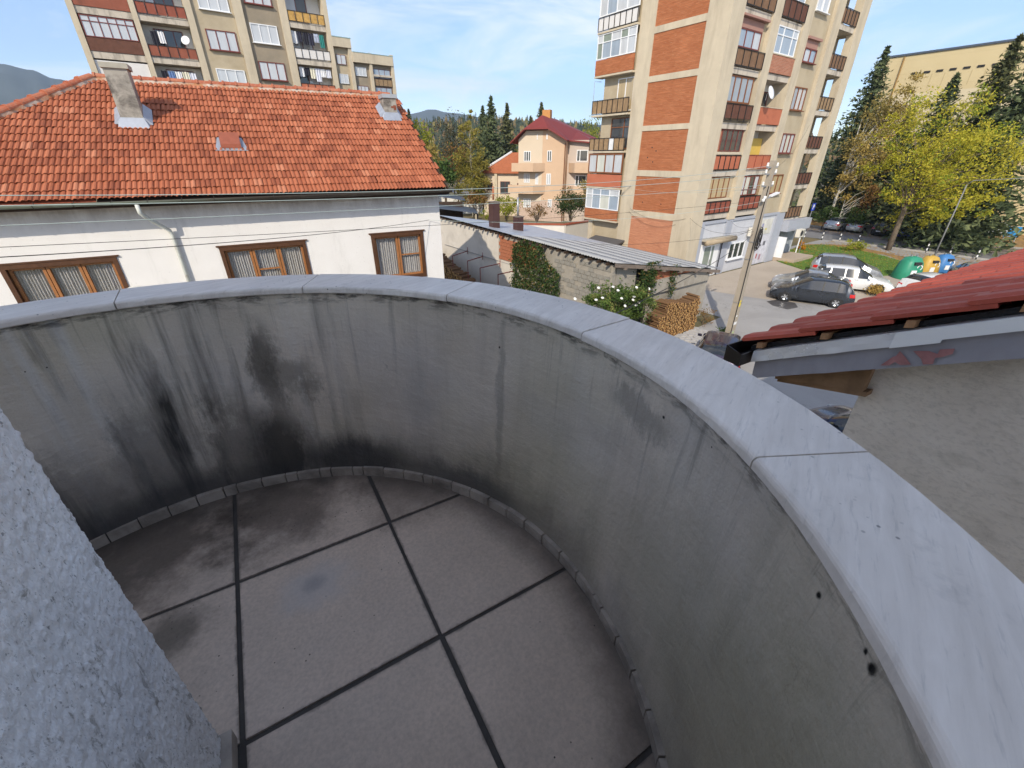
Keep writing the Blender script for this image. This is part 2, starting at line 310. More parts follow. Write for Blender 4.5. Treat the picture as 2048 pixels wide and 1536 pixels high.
# own house: rough sprayed wall beside the camera, floors above that shade the balcony
def m_rough():
    t=NT('rough_sprayed_white_plaster'); c=t.co(); n=t.noise(t.mp(c,(1,1,.55)),55,6,.7,.5); n2=t.noise(c,6,5,.6); n3=t.noise(t.mp(c,(1,1,.35)),30,5,.7,.6)
    b=t.mix(t.mr(n2,.3,.7),(.76,.75,.74),(.9,.89,.88)); b=t.mix(t.mr(n3,.58,.64,0,.7),b,(.3,.28,.25)); b=t.mix(t.mr(t.noise(t.mp(c,(1,1,.6)),130,4,.7),.6,.66,0,.65),b,(.13,.12,.11)); b=t.mix(t.mr(t.noise(c,9,6,.7),.6,.72,0,.4),b,(.42,.38,.33)); b=t.mix(t.mr(t.noise(t.mp(c,(1,1,.6)),75,4,.7),.6,.7,0,.6),b,(.85,.84,.82)); b=t.mix(t.mr(t.noise(c,2.2,5,.6),.55,.75,0,.35),b,(.5,.52,.56))
    return t.done(b,.9,0,.25,t.bump(t.ma('ADD',n,n3),.9,.008))
M_ROUGH=m_rough(); M_PLAIN=mat('white_house_render',(.78,.76,.72),.85,.06)
OH=OC+Matrix.Rotation(OR,3,'Z')@Vector((.036,.043,0))
oh=empty('home_building',(OH.x,OH.y,0),OR,'own house with rough white sprayed plaster wall beside the balcony','house')
def rough_face():
    m=MB(); NY,NZ=430,440; y0,y1,z0,z1=-1.35,.0,ZF-.02,ZF+1.45
    def dsp(y,z):
        p=Vector((0,y*75,z*48)); a=noise.fractal(p,.9,2.1,3); q=noise.noise(Vector((3,y*210,z*130)))
        return max(-.003,a*.0034+q*.0016)+.003
    for i in range(NY+1):
        y=y0+(y1-y0)*i/NY
        for j in range(NZ+1):
            z=z0+(z1-z0)*j/NZ; d=dsp(y,z); e=max(0,(y+.012)/.012); m.v.append((-.018+d-e*.006,y-(.004 if i==NY else 0)+(d*.9 if i>=NY-1 else 0),z))
    K=NZ+1
    for i in range(NY):
        for j in range(NZ): p=i*K+j; m.f.append([p,p+K,p+K+1,p+1]); m.m.append(0)
    # return round the corner
    k=len(m.v); 
    for j in range(NZ+1):
        v=m.v[NY*K+j]; m.v.append((-.14,v[1]-.004,v[2]))
    for j in range(NZ): m.f.append([NY*K+j,k+j,k+j+1,NY*K+j+1]); m.m.append(0)
    m.build('plaster_face',M_ROUGH,oh,True)
rough_face()
m=MB(); m.box(-7.5,-8,0,-.028,-.012,11.1); m.build('wall',M_PLAIN,oh)
m=MB(); m.prism([(-8,11.1),(.32,11.1),(.32,11.25),(-3.6,14.0),(-8,11.3)],-8.4,.4,'y'); m.build('roof',mat('dark_roof',(.2,.07,.05),.8),oh)
MB().box(-.02,-1.25,ZF+.001,.012,.0,ZF+.055).build('wall_skirting',M_SKIRT,oh)
# ---------------------------------------------------------------- neighbour house with dark red tiles
nb=empty('neighbour_house',(OC.x,OC.y,0),OR,'neighbouring house with dark red tiled roof, zinc flashing and grey rendered gable','house')
RX,EY,EZ,PH=2.97,.53,7.04,R(28.)
def m_nwall():
    t=NT('grey_scratched_render'); c=t.co(); s=t.mp(c,(1,1,1.9),(0,0,0),(R(20),0,0)); n=t.noise(s,28,6,.7,.3); n2=t.noise(c,1.4,5,.6,.3); n3=t.noise(t.mp(c,(1,.5,1),(0,0,0),(R(-25),0,0)),9,5,.6)
    b=t.mix(t.mr(n2,.3,.7),(.66,.60,.53),(.84,.78,.70)); b=t.mix(t.mr(n,.48,.75,0,.5),b,(.34,.31,.27)); b=t.mix(t.mr(t.noise(s,70,4,.7),.58,.7,0,.6),b,(.72,.69,.66)); b=t.mix(t.mr(n3,.55,.75,0,.35),b,(.36,.32,.26))
    return t.done(b,.92,0,.2,t.bump(n,.6,.015))
def rz(y): return EZ+(EY-y)*math.tan(PH)
m=MB(); WX=3.2; m.prism([(-.07,0),(-6.6,0),(-6.6,rz(-6.6) if False else 6.9),(-3.4,rz(-3.4)-.2),(-.07,rz(-.07)-.2)],WX,13,'x'); m.build('gable_wall',m_nwall(),nb)
t=NT('dark_red_glazed_tile'); c=t.co(); g=t.n('ShaderNodeNewGeometry').outputs['Position']; rn=t.attr('rnd')
b=t.mix(rn,(.36,.07,.044),(.49,.1,.062)); b=t.mix(t.mr(t.noise(g,9,5,.6),.45,.75,0,.4),b,(.24,.06,.045)); b=t.mix(t.mr(t.noise(g,60,3),.55,.8,0,.3),b,(.6,.22,.16))
M_RT=t.done(b,t.mr(t.noise(g,12,4),.3,.7,.5,.7),0,.3,t.bump(t.noise(g,45,4),.12,.006))
def tilemesh(name,w,ln,prof,th,mt,rnd):
    m=MB(); n=len(prof)
    rows=[(-.012,-.35*th),(0,0),(ln,0)]
    for (y,dz) in rows:
        for (x,h) in prof: m.v.append((x*w,y,h+dz))
    for i in range(2):
        for j in range(n-1): p=i*n+j; m.f.append([p,p+1,p+1+n,p+n]); m.m.append(0)
    k=len(m.v)
    for (x,h) in prof: m.v.append((x*w,.0,h-th))
    for j in range(n-1): m.f.append([k+j,k+j+1,j+1,j]); m.m.append(0)
    k2=len(m.v)
    for (x,h) in prof: m.v.append((x*w,ln,h-th))
    for j in range(n-1): m.f.append([k+j,k2+j,k2+j+1,k+j+1]); m.m.append(0)
    m.f.append([0,n,2*n,k2,k]); m.m.append(0); m.f.append([k+n-1,k2+n-1,3*n-1,2*n-1,n-1]); m.m.append(0)
    m.at=[rnd]*len(m.f); return m.mesh(name,mt,True) if False else m.mesh(name,mt)
rg=random.Random(21)
PR=[(0,.012),(.08,.0),(.42,.0),(.52,.018),(.62,.026),(.9,.026),(.97,.014),(1.0,.012)]
RTV=[tilemesh('roof_tile',.3,.42,PR,.02,M_RT,i/7) for i in range(8)]
cs,sn=math.cos(PH),math.sin(PH)
for r_ in range(11):
    for c_ in range(26):
        d=r_*.34; M=Matrix.Translation((RX+c_*.3,EY-d*cs,EZ+d*sn))@Matrix.Rotation(R(180),4,'Z')@Matrix.Rotation(PH,4,'X')
        # tile local +y runs up the slope (towards -y of the house)
        M=M@Matrix.Translation((-.3,0,.012))@Matrix.Rotation(R(-3.6)+R(rg.uniform(-.4,.4)),4,'X')@Matrix.Translation((rg.uniform(-.002,.002),rg.uniform(-.007,.007),.02))
        if r_>9 and c_>22: continue
        inst('roof_tile',RTV[rg.randrange(8)],nb,M)
def slab(x0,x1,y0,y1,lo,hi,mt,name):   # sheet following the slope, from lo to hi below the tiles (vertical offset)
    return MB().hexa([(x0,y0,rz(y0)-lo),(x0,y1,rz(y1)-lo),(x1,y1,rz(y1)-lo),(x1,y0,rz(y0)-lo),(x0,y0,rz(y0)-hi),(x0,y1,rz(y1)-hi),(x1,y1,rz(y1)-hi),(x1,y0,rz(y0)-hi)]).build(name,mt,nb)
M_WOOD=mat('raw_pine_batten',(.36,.2,.1),.75,.3,14,.1,60); M_BLK=mat('black_underlay',(.012,.012,.014),.35,.3,30,.5,60)
M_ZN=None
t=NT('crinkled_zinc_flashing'); c=t.co(); M_ZN=t.done(t.mix(t.noise(c,14,4),(.74,.76,.79),(.88,.89,.91)),t.mr(t.noise(c,5,4),.3,.7,.22,.42),.3,.6,t.bump(t.noise(c,18,3,.5),.18,.02))
M_ZN2=mat('new_zinc_sheet',(.86,.88,.9),.35,.05,4,metal=.2)
slab(RX+.06,RX+9,EY-.02,-3.35,.02,.05,M_BLK,'roof_underlay'); slab(RX+.1,RX+9,EY-.05,-3.35,.08,.14,mat('roof_boards',(.12,.07,.04),.9),'roof_deck')
for y in (.42,.1,-.22,-.54,-.86,-1.18,-1.5): MB().hexa([(RX+.012,y,rz(y)-.045),(RX+.012,y+.035,rz(y)-.055),(RX+.8,y+.035,rz(y)-.055),(RX+.8,y,rz(y)-.045),(RX+.012,y,rz(y)-.008),(RX+.012,y+.035,rz(y)-.018),(RX+.8,y+.035,rz(y)-.018),(RX+.8,y,rz(y)-.008)]).build('roof_batten',M_WOOD,nb)
def strip(y0,y1,lo,hi,x,th,mt,name,wob=0,n=40,flare=0):
    m=MB(); rgx=random.Random(5)
    for i in range(n+1):
        y=y0+(y1-y0)*i/n
        for k,(zz) in enumerate((lo,(lo+hi)/2,hi)):
            w=(noise.noise(Vector((y*9,k*3.,1)))*wob); m.v.append((x+w-flare*k,y,rz(y)-zz+w*.5)); 
    for i in range(n):
        for k in range(2): p=i*3+k; m.f.append([p,p+1,p+4,p+3]); m.m.append(0)
    kk=len(m.v)
    for v in list(m.v): m.v.append((v[0]+th,v[1],v[2]))
    for i in range(n):
        for k in range(2): p=kk+i*3+k; m.f.append([p,p+3,p+4,p+1]); m.m.append(0)
        for a in (0,2): p=i*3+a; m.f.append([p,p+3,kk+p+3,kk+p] if a==0 else [p,kk+p,kk+p+3,p+3]); m.m.append(0)
    return m.build(name,mt,nb,False)
strip(.47,-.2,.062,.135,RX+.025,.004,M_ZN,'flashing_strip',.006); strip(-.165,-3.4,.06,.125,RX+.018,.004,M_ZN2,'flashing_strip',.001)
strip(-.165,-.33,.125,.14,RX+.0175,.003,M_ZN2,'flashing_strip',.0)
# flashing top fold
MB().hexa([(RX+.025,.47,rz(.47)-.062),(RX+.025,-3.4,rz(-3.4)-.062),(RX+.09,-3.4,rz(-3.4)-.055),(RX+.09,.47,rz(.47)-.055),(RX+.025,.47,rz(.47)-.058),(RX+.025,-3.4,rz(-3.4)-.058),(RX+.09,-3.4,rz(-3.4)-.051),(RX+.09,.47,rz(.47)-.051)]).build('flashing_fold',M_ZN,nb)
t=NT('grey_membrane_band'); c=t.co(); M_MEM=t.done(t.mix(t.noise(t.mp(c,(1,3,1)),6,5),(.27,.27,.31),(.37,.37,.42)),.6,0,.35,t.bump(t.noise(c,18,4),.25,.01))
strip(.455,-3.4,.13,.262,RX+.05,.004,M_MEM,'membrane_band',.006,60,-.006)
M_RED=mat('faded_red_print',(.36,.17,.17),.7,.3,25)
def onm(x,y,X=RX+.048):                      # pixel -> house frame on the membrane plane
    d=ray(x,y); ca,sa=math.cos(OR),math.sin(OR); o=Vector((-OC.x,-OC.y,0)); L=lambda v:(v.x*ca+v.y*sa,-v.x*sa+v.y*ca)
    dl=L(d); ol=L(o); k=(X-ol[0])/dl[0]; return (X,ol[1]+dl[1]*k,HC+d.z*k)
for poly in ([(1760,731),(1785,714),(1792,712),(1800,702),(1812,716),(1822,729),(1800,730),(1790,724),(1778,731)],[(1826,702),(1858,702),(1875,708),(1880,699),(1910,697),(1905,708),(1885,714),(1870,716),(1866,728),(1846,729),(1842,718)]):
    q=[onm(*p) for p in poly]; m=MB(); n=len(q); m.add(q+[(p[0]+.001,p[1],p[2]) for p in q],[tuple(range(n))]); 
    o=m.build('red_print',M_RED,nb)
# eave box, fascia board, gutter
M_OLDW=mat('weathered_eave_board',(.26,.16,.09),.85,.35,7,.25,40,dirt=(.05,.035,.025),dsc=3,d0=.5,d1=.7)
MB().hexa([(RX+.16,.36,rz(.36)-.3),(RX+.16,-.1,rz(-.1)-.42),(RX+.2,-.1,rz(-.1)-.42),(RX+.2,.36,rz(.36)-.3),(RX+.16,.36,rz(.36)-.15),(RX+.16,-.1,rz(-.1)-.15),(RX+.2,-.1,rz(-.1)-.15),(RX+.2,.36,rz(.36)-.15)]).build('eave_board',M_OLDW,nb)
MB().hexa([(RX+.16,-.12,6.93),(RX+.2,.36,6.8),(RX+9,.36,6.8),(RX+9,-.12,6.93),(RX+.16,-.12,6.96),(RX+.2,.36,6.83),(RX+9,.36,6.83),(RX+9,-.12,6.96)]).build('soffit',M_OLDW,nb)
m=MB(); gx0=RX-.06
for (a,b_) in ((0,1),):
    pr=[(.60,7.03),(.60,6.93),(.49,6.92),(.49,7.0),(.497,7.0),(.497,6.928),(.592,6.937),(.592,7.03)]
    m.prism(pr,gx0,RX+9,'x')
m.prism([(.49,6.92),(.60,6.925),(.60,7.03),(.49,7.0)],gx0-.004,gx0+.002,'x'); m.build('gutter',mat('dark_brown_gutter',(.02,.017,.017),.35,.2),nb)
# ================================================================ WHITE HOUSE ACROSS THE YARD
def cam_at(x,y,drop):
    d=ray(x,y); return Vector((0,0,HC))+d*(-drop/d.z)
WO=cam_at(897,378,.97); WR=R(28.8-35.5); WE=HC-.97; WSL=3.02/5; WPH=math.atan(WSL)
wh=empty('white_house',(WO.x,WO.y,0),WR,'white plastered house with orange clay tile roof and brown wooden windows','house')
def wloc(v): ca,sa=math.cos(WR),math.sin(WR); x,y=v.x-WO.x,v.y-WO.y; return Vector((x*ca+y*sa,-x*sa+y*ca,v.z))
def wray(x,y): 
    d=ray(x,y); ca,sa=math.cos(WR),math.sin(WR); return wloc(Vector((0,0,HC))),Vector((d.x*ca+d.y*sa,-d.x*sa+d.y*ca,d.z))
def wroof(x,y):        # pixel -> point on the front roof slope
    o,d=wray(x,y); k=(WE+WSL*o.y-o.z)/(d.z-WSL*d.y); return o+d*k
def wwall(x,y,Y=.55): o,d=wray(x,y); return o+d*((Y-o.y)/d.y)
t=NT('aged_white_plaster'); c=t.co(); b=t.mix(t.noise(c,2.2,6,.6),(.70,.68,.66),(.80,.785,.77)); b=t.mix(t.mr(t.noise(t.mp(c,(1,1,.15)),2.6,7,.7,.3),.56,.76,0,.5),b,(.5,.49,.47))
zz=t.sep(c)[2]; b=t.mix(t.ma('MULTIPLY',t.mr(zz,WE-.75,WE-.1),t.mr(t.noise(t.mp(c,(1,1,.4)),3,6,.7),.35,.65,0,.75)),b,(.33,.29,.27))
sp=t.vor(c,6.); b=t.mix(t.ma('MULTIPLY',t.mr(sp,.05,.09,1,0),.5),b,(.4,.38,.36))
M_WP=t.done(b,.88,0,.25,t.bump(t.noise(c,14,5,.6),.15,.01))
M_WDK=mat('old_brown_window_casing',(.085,.036,.016),.6,.3,9,.2,50); M_WOR=mat('orange_varnished_sash',(.33,.14,.05),.5,.22,8,.1,50)
M_DARK=mat('dark_room',(.03,.03,.032),.95,.1)
t=NT('window_glass'); gl=t.n('ShaderNodeBsdfGlossy'); gl.inputs['Roughness'].default_value=.02; tr=t.n('ShaderNodeBsdfTransparent'); ms=t.n('ShaderNodeMixShader'); fr=t.n('ShaderNodeLayerWeight')
t.l(t.ma('ADD',t.ma('MULTIPLY',t.ma('POWER',fr.outputs['Facing'],4.),.7),.07),ms.inputs[0]); t.l(tr.outputs[0],ms.inputs[1]); t.l(gl.outputs[0],ms.inputs[2]); t.l(ms.outputs[0],t.o.inputs['Surface']); M_GLASS=t.mat
t=NT('lace_curtain'); c=t.co(); n=t.noise(t.mp(c,(9,1,.6)),3,5,.6); lace=t.mr(t.noise(c,46,3,.6),.42,.58); b=t.mix(n,(.3,.3,.3),(.62,.6,.57)); b=t.mix(t.ma('MULTIPLY',lace,.4),b,(.14,.14,.15)); M_CURT=t.done(b,.95,0,.1)
WW=[(-11.68,-9.39,4.2,5.72,3,(0,0,0)),(-7.03,-4.70,4.2,5.75,3,(0,1,0)),(-2.67,-.86,4.2,5.78,2,(0,1))]
F=((0,.55,0),(1,0),(0,-1))
def wallgrid(m,F,s0,s1,z0,z1,holes,d0,d1):
    xs=sorted({s0,s1}|{h[0] for h in holes}|{h[1] for h in holes})
    for a,b in zip(xs,xs[1:]):
        hs=[h for h in holes if h[0]<=a+1e-6 and h[1]>=b-1e-6]
        if hs: h=hs[0]; m.fb(F,a,b,d0,d1,z0,h[2]); m.fb(F,a,b,d0,d1,h[3],z1)
        else: m.fb(F,a,b,d0,d1,z0,z1)
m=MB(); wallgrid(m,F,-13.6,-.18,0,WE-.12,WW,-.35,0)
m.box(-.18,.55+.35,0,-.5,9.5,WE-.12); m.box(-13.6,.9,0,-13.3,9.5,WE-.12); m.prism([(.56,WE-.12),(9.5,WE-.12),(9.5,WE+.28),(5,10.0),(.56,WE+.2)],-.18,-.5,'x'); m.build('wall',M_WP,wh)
for (s0,s1,z0,z1,n,tr) in WW:
    MB().fb(F,s0,s1,-1.4,-1.36,z0,z1).build('room_dark',M_DARK,wh)
    m=MB(); w=.1
    for a,b,c_,d in ((s0,s1,z1-w,z1+.01),(s0,s1,z0-.01,z0+w),(s0,s0+w,z0+w,z1-w),(s1-w,s1,z0+w,z1-w)): m.fb(F,a,b,-.2,.035,c_,d)
    m.fb(F,s0-.06,s1+.06,.0,.05,z1+.012,z1+.05)
    wo=m.build('window',M_WDK,wh); iw=(s1-s0-2*w)/n
    for k in range(n):
        a,b=s0+w+k*iw+.008,s0+w+(k+1)*iw-.008; q=.062; m=MB()
        for e in ((a,b,z1-w-q,z1-w-.004),(a,b,z0+w+.004,z0+w+q),(a,a+q,z0+w+q,z1-w-q),(b-q,b,z0+w+q,z1-w-q)): m.fb(F,*e[:2],-.13,-.055,*e[2:])
        if tr[k]: zc=z0+(z1-z0)*.52; m.fb(F,a+q,b-q,-.115,-.07,zc-.02,zc+.02)
        m.build('sash',M_WOR,wo)
        MB().fb(F,a+q,b-q,-.098,-.092,z0+w+q,z1-w-q).build('pane',M_GLASS,wo)
        m=MB(); N=60; amp=.022
        for i in range(N+1):
            s=a+(b-a)*i/N; d=-.17+amp*math.sin(i*1.1+k)+amp*.5*math.sin(i*.43+2*k)
            for z in (z0+.02,z1-.03): m.v.append((s,.55-d,z))
        for i in range(N): m.f.append([2*i,2*i+2,2*i+3,2*i+1]); m.m.append(0)
        m.build('curtain',M_CURT,wo,True)
# --- clay tiles
t=NT('orange_clay_tile'); g=t.n('ShaderNodeNewGeometry').outputs['Position']; rn=t.attr('rnd')
b=t.mix(rn,(.30,.088,.042),(.47,.165,.085)); b=t.mix(t.mr(t.noise(g,.9,5,.6),.4,.7,0,.5),b,(.40,.125,.06)); b=t.mix(t.mr(t.noise(g,7,5,.7),.56,.75,0,.6),b,(.16,.065,.035)); b=t.mix(t.mr(rn,.93,.97,0,.28),b,(.52,.26,.16)); b=t.mix(t.mr(rn,.14,.0,0,.5),b,(.19,.06,.035)); b=t.mix(t.mr(t.noise(g,30,3,.7),.6,.8,0,.35),b,(.5,.22,.13))
M_CT=t.done(b,.85,0,.25,t.bump(t.noise(g,40,4),.2,.006))
PRC=[(0,.006),(.1,.03),(.24,.036),(.38,.026),(.47,.004),(.56,.004),(.64,.026),(.76,.036),(.9,.03),(1.,.006)]
CTV=[tilemesh('clay_tile',.226,.40,PRC,.016,M_CT,(i+.5)/16) for i in range(16)]
rg=random.Random(31); cand=[]
h1=wroof(271,255); hb=wroof(462,290)
rows=17
for r_ in range(rows):
    d=r_*.3435; y=d*math.cos(WPH)
    off=rg.uniform(-.006,.006)
    for c_ in range(0,64):
        s=-.23*(c_+1)+off+(.115 if r_%2 else 0)-.06
        if s<-14.2+y*1.0: continue
        p=Vector((s+.11,y,WE+y*WSL))
        if abs(p.x-h1.x)<.36 and h1.y-.1<y<h1.y+.62: continue
        if abs(p.x-hb.x)<.33 and -.3<y-hb.y<.12: continue
        jx=.004 if rg.random()<.93 else .02
        M=Matrix.Translation((s+rg.uniform(-jx,jx),y+rg.uniform(-.008,.008),WE+y*WSL+.058))@Matrix.Rotation(WPH-R(5.2)+R(rg.uniform(-.5,.5)),4,'X')@Matrix.Rotation(R(rg.gauss(0,.35)),4,'Z')
        vr=min(15,max(0,int(rg.gauss(7,4)))) if rg.random()>.02 else 15
        if rg.random()<.15: vr=rg.choice((0,1,2))
        w=wh_w=Matrix.Translation((WO.x,WO.y,0))@Matrix.Rotation(WR,4,'Z')@p; q=px(w)
        cand.append(((w-Vector((0,0,HC))).length+(1000 if not(-10<q[0]<2058) else 0),M,vr))
cand.sort(key=lambda a:a[0])
for d,M,vr in cand[:300]: inst('clay_tile',CTV[vr],wh,M)
def joinmeshes(name,items,mt,parent):
    m=MB(); at=[]
    for me,M,rnd in items:
        m.add([M@v.co for v in me.vertices],[tuple(p.vertices) for p in me.polygons]); at+=[rnd]*len(me.polygons)
    m.at=at; return tag(m.build(name,mt,parent),kind='stuff')
joinmeshes('clay_tiles_upper',[(CTV[v],M,(v+.5)/16) for d,M,v in cand[300:]],M_CT,wh)
M_DKW=mat('dark_roof_timber',(.05,.032,.022),.9,.2)
MB().prism([(.04,WE-.06),(5,10.09),(10,WE-.06),(9.8,WE-.14),(5,9.98),(.04,WE-.12)],-9.2,-.06,'x').build('roof_deck',M_DKW,wh)
m=MB(); m.add([(-14.2,0.04,WE-.02),(-9.2,.04,WE-.02),(-9.2,5,10.09),(-14.2,10,WE-.02),(-9.2,10,WE-.02),(-14.2,0.04,WE-.1),(-14.2,10,WE-.1)],[(0,1,2),(0,2,3),(3,2,4)]); m.build('hip_deck',mat('clay_hip_slope',(.34,.09,.045),.9,.2),wh)
# ridge and hip caps on whitish mortar
t=NT('ridge_cap_clay'); c=t.co(); oi=t.n('ShaderNodeObjectInfo').outputs['Random']; b=t.mix(oi,(.36,.10,.05),(.44,.16,.085)); b=t.mix(t.mr(t.noise(c,12,5,.7),.52,.75,0,.6),b,(.4,.3,.22)); M_RC=t.done(b,.85)
M_MORT=mat('ridge_mortar',(.5,.43,.36),.95,.25,10,.4,40,dirt=(.42,.2,.1),dsc=2.5,d0=.4,d1=.6,damt=1.)
def capmesh(ln,r):
    m=MB(); n=8
    for i,(y,k) in enumerate(((0,1.22),(.06,1.2),(.065,1.),(ln,.9))):
        for j in range(n+1): a=math.pi*j/n; m.v.append((y,-r*k*math.cos(a),r*k*.8*math.sin(a)))
    for i in range(3):
        for j in range(n): p=i*(n+1)+j; m.f.append([p,p+n+1,p+n+2,p+1]); m.m.append(0)
    m.f.append(list(range(n+1))); m.m.append(0)
    return m.mesh('ridge_cap',M_RC)
CAP=capmesh(.42,.13)
def caps(A,B,step=.37):
    A,B=Vector(A),Vector(B); d=(B-A); n=int(d.length/step); d.normalize(); q=d.to_track_quat('X','Z').to_matrix().to_4x4()
    for i in range(n): inst('ridge_cap',CAP,wh,Matrix.Translation(A+d*(i*step)+Vector((0,0,rg.uniform(-.006,.01))))@q@Matrix.Rotation(R(rg.uniform(-2,2)),4,'Z'))
    m=MB(); x=Vector((-d.y,d.x,0)).normalized()*.15; a,b_=A+Vector((0,0,-.03)),B+Vector((0,0,-.03)); u=Vector((0,0,.06)); m.hexa([a-x-u,b_-x-u,b_+x-u,a+x-u,a-x*.8+u*.5,b_-x*.8+u*.5,b_+x*.8+u*.5,a+x*.8+u*.5]); m.build('ridge_bedding',M_MORT,wh)
caps((-9.2,5,10.2),(-.05,5,10.2)); caps((-14.1,.08,7.3),(-9.25,4.95,10.2))
# chimneys
M_CHM=mat('sooty_chimney_render',(.36,.335,.29),.9,.2,2.5,.25,30,dirt=(.09,.08,.07),dsc=2.2,d0=.44,d1=.62,damt=.9); M_LEAD=mat('grey_zinc_apron',(.42,.45,.5),.45,.15,6,metal=.5)
def chimney(p,w,dp,zt,capm,cap=.07,brick=False):
    m=MB(); m.box(p.x-w/2,p.y,p.z-.5,p.x+w/2,p.y+dp,zt); ch=m.build('chimney',M_CHM,wh)
    m=MB(); m.box(p.x-w/2-cap,p.y-cap,zt,p.x+w/2+cap,p.y+dp+cap,zt+.12); m.build('chimney_cap',capm,ch)
    m=MB(); s=WSL; a=.1
    m.hexa([(p.x-w/2-a,p.y-.16,p.z-.16*s+.07),(p.x+w/2+a,p.y-.16,p.z-.16*s+.07),(p.x+w/2+a,p.y+.01,p.z+.1),(p.x-w/2-a,p.y+.01,p.z+.1),(p.x-w/2-a,p.y-.16,p.z-.16*s+.085),(p.x+w/2+a,p.y-.16,p.z-.16*s+.085),(p.x+w/2+.01,p.y-.006,p.z+.24),(p.x-w/2-.01,p.y-.006,p.z+.24)])
    for sg in (-1,1):
        x0,x1=p.x+sg*(w/2+.004),p.x+sg*(w/2+.18); m.hexa([(x0,p.y,p.z+.07),(x1,p.y,p.z+.075),(x1,p.y+dp+.1,p.z+(dp+.1)*s+.075),(x0,p.y+dp+.1,p.z+(dp+.1)*s+.07),(x0,p.y,p.z+.26),(x1,p.y,p.z+.09),(x1,p.y+dp+.1,p.z+(dp+.1)*s+.09),(x0,p.y+dp+.1,p.z+(dp+.1)*s+.24)])
    m.build('chimney_flashing',M_LEAD,ch)
    return ch
def zfor(p,ypx):
    best=None
    for i in range(400):
        z=p.z+i*.01; w=Matrix.Translation((WO.x,WO.y,0))@Matrix.Rotation(WR,4,'Z')@Vector((p.x,p.y,z)); e=abs(px(w)[1]-ypx)
        if best is None or e<best[0]: best=(e,z)
    return best[1]
chimney(h1,.52,.55,zfor(h1,136),mat('concrete_cap',(.38,.36,.3),.9,.2,4),.05)
h2=wroof(784,240); ch2=chimney(h2,.46,.5,zfor(h2,196),mat('zinc_cap',(.4,.42,.44),.5,.1,4,metal=.3),.04)
rgb_=random.Random(2)
for k in range(5): MB().box(h2.x+.02+rgb_.uniform(0,.1),h2.y-.012,h2.z+.32+k*.03,h2.x+.2,h2.y+.01,h2.z+.345+k*.03).build('exposed_brick',M_CT,ch2)
# roof hatch
p=hb; m=MB(); m.hexa([(p.x-.26,p.y-.3,p.z-.18+.1),(p.x+.26,p.y-.3,p.z-.18+.1),(p.x+.26,p.y+.22,p.z+.13+.16),(p.x-.26,p.y+.22,p.z+.13+.16),(p.x-.26,p.y-.3,p.z+.02),(p.x+.26,p.y-.3,p.z+.02),(p.x+.26,p.y+.22,p.z+.2+.14),(p.x-.26,p.y+.22,p.z+.2+.14)]); hat=m.build('roof_hatch',mat('rusty_hatch_sheet',(.3,.09,.05),.6,.25,5),wh)
MB().hexa([(p.x-.42,p.y-.36,p.z-.22+.07),(p.x+.42,p.y-.36,p.z-.22+.07),(p.x+.32,p.y+.2,p.z+.12+.05),(p.x-.32,p.y+.2,p.z+.12+.05),(p.x-.42,p.y-.36,p.z-.22+.09),(p.x+.42,p.y-.36,p.z-.22+.09),(p.x+.32,p.y+.2,p.z+.12+.08),(p.x-.32,p.y+.2,p.z+.12+.08)]).build('hatch_apron',M_LEAD,hat)
# gutter with brackets, verge, downpipe
def halfpipe(m,x0,x1,y,z,r,n=8):
    k=len(m.v)
    for x in (x0,x1):
        for j in range(n+1): a=math.pi*j/n; m.v.append((x,y+r*math.cos(a),z-r*math.sin(a)))
        for j in range(n+1): a=math.pi*j/n; m.v.append((x,y+r*.93*math.cos(a),z-r*.93*math.sin(a)+.001))
    N=2*(n+1)
    for j in range(n): m.f.append([k+j,k+j+1,k+N+j+1,k+N+j]); m.m.append(0); q=k+n+1; m.f.append([q+j,q+N+j,q+N+j+1,q+j+1]); m.m.append(0)
t=NT('painted_gutter'); c=t.co(); b=t.mix(t.mr(t.sep(c)[0],-9.5,-5.5),(.2,.23,.18),(.045,.036,.03)); b=t.mix(t.mr(t.noise(c,3,5,.6),.5,.7,0,.5),b,(.1,.08,.06)); M_GUT=t.done(b,.5,0,.4)
m=MB(); halfpipe(m,-14.2,.08,-.07,WE-.03,.075); gu=m.build('gutter',M_GUT,wh,True)
m0=MB(); m0.tube([(0,-.145,WE-.01),(0,-.14,WE-.07),(0,-.1,WE-.108),(0,-.04,WE-.108),(0,.0,WE-.07),(0,.01,WE+.02)],.009,5); BR=m0.mesh('gutter_bracket',M_GUT)
for k in range(20): inst('gutter_bracket',BR,gu,Matrix.Translation((-.25-k*.72,0,0)))
MB().box(-14.1,.0,WE-.16,.02,.03,WE-.02).build('eave_fascia',M_DKW,wh); MB().box(-13.9,.02,WE-.17,-.06,.545,WE-.13).build('soffit',mat('old_soffit',(.2,.13,.1),.9,.3,5),wh)
MB().hexa([(-.03,0,WE-.05),(-.005,0,WE-.05),(-.005,5,10.06),(-.03,5,10.06),(-.03,0,WE+.06),(.0,0,WE+.06),(.0,5,10.17),(-.03,5,10.17)]).build('verge_board',M_DKW,wh)
dp=wwall(345,470,.5); xx=dp.x
m=MB(); m.tube([(xx-.42,-.07,WE-.1),(xx-.42,-.06,WE-.3),(xx-.36,.05,WE-.42),(xx-.02,.44,WE-.82),(xx,.47,WE-.95),(xx,.47,3.)],.05,10); m.build('downpipe',mat('whitewashed_pipe',(.6,.62,.58),.6,.1,5,dirt=(.3,.25,.2),dsc=4,d0=.55,d1=.7),wh,True)
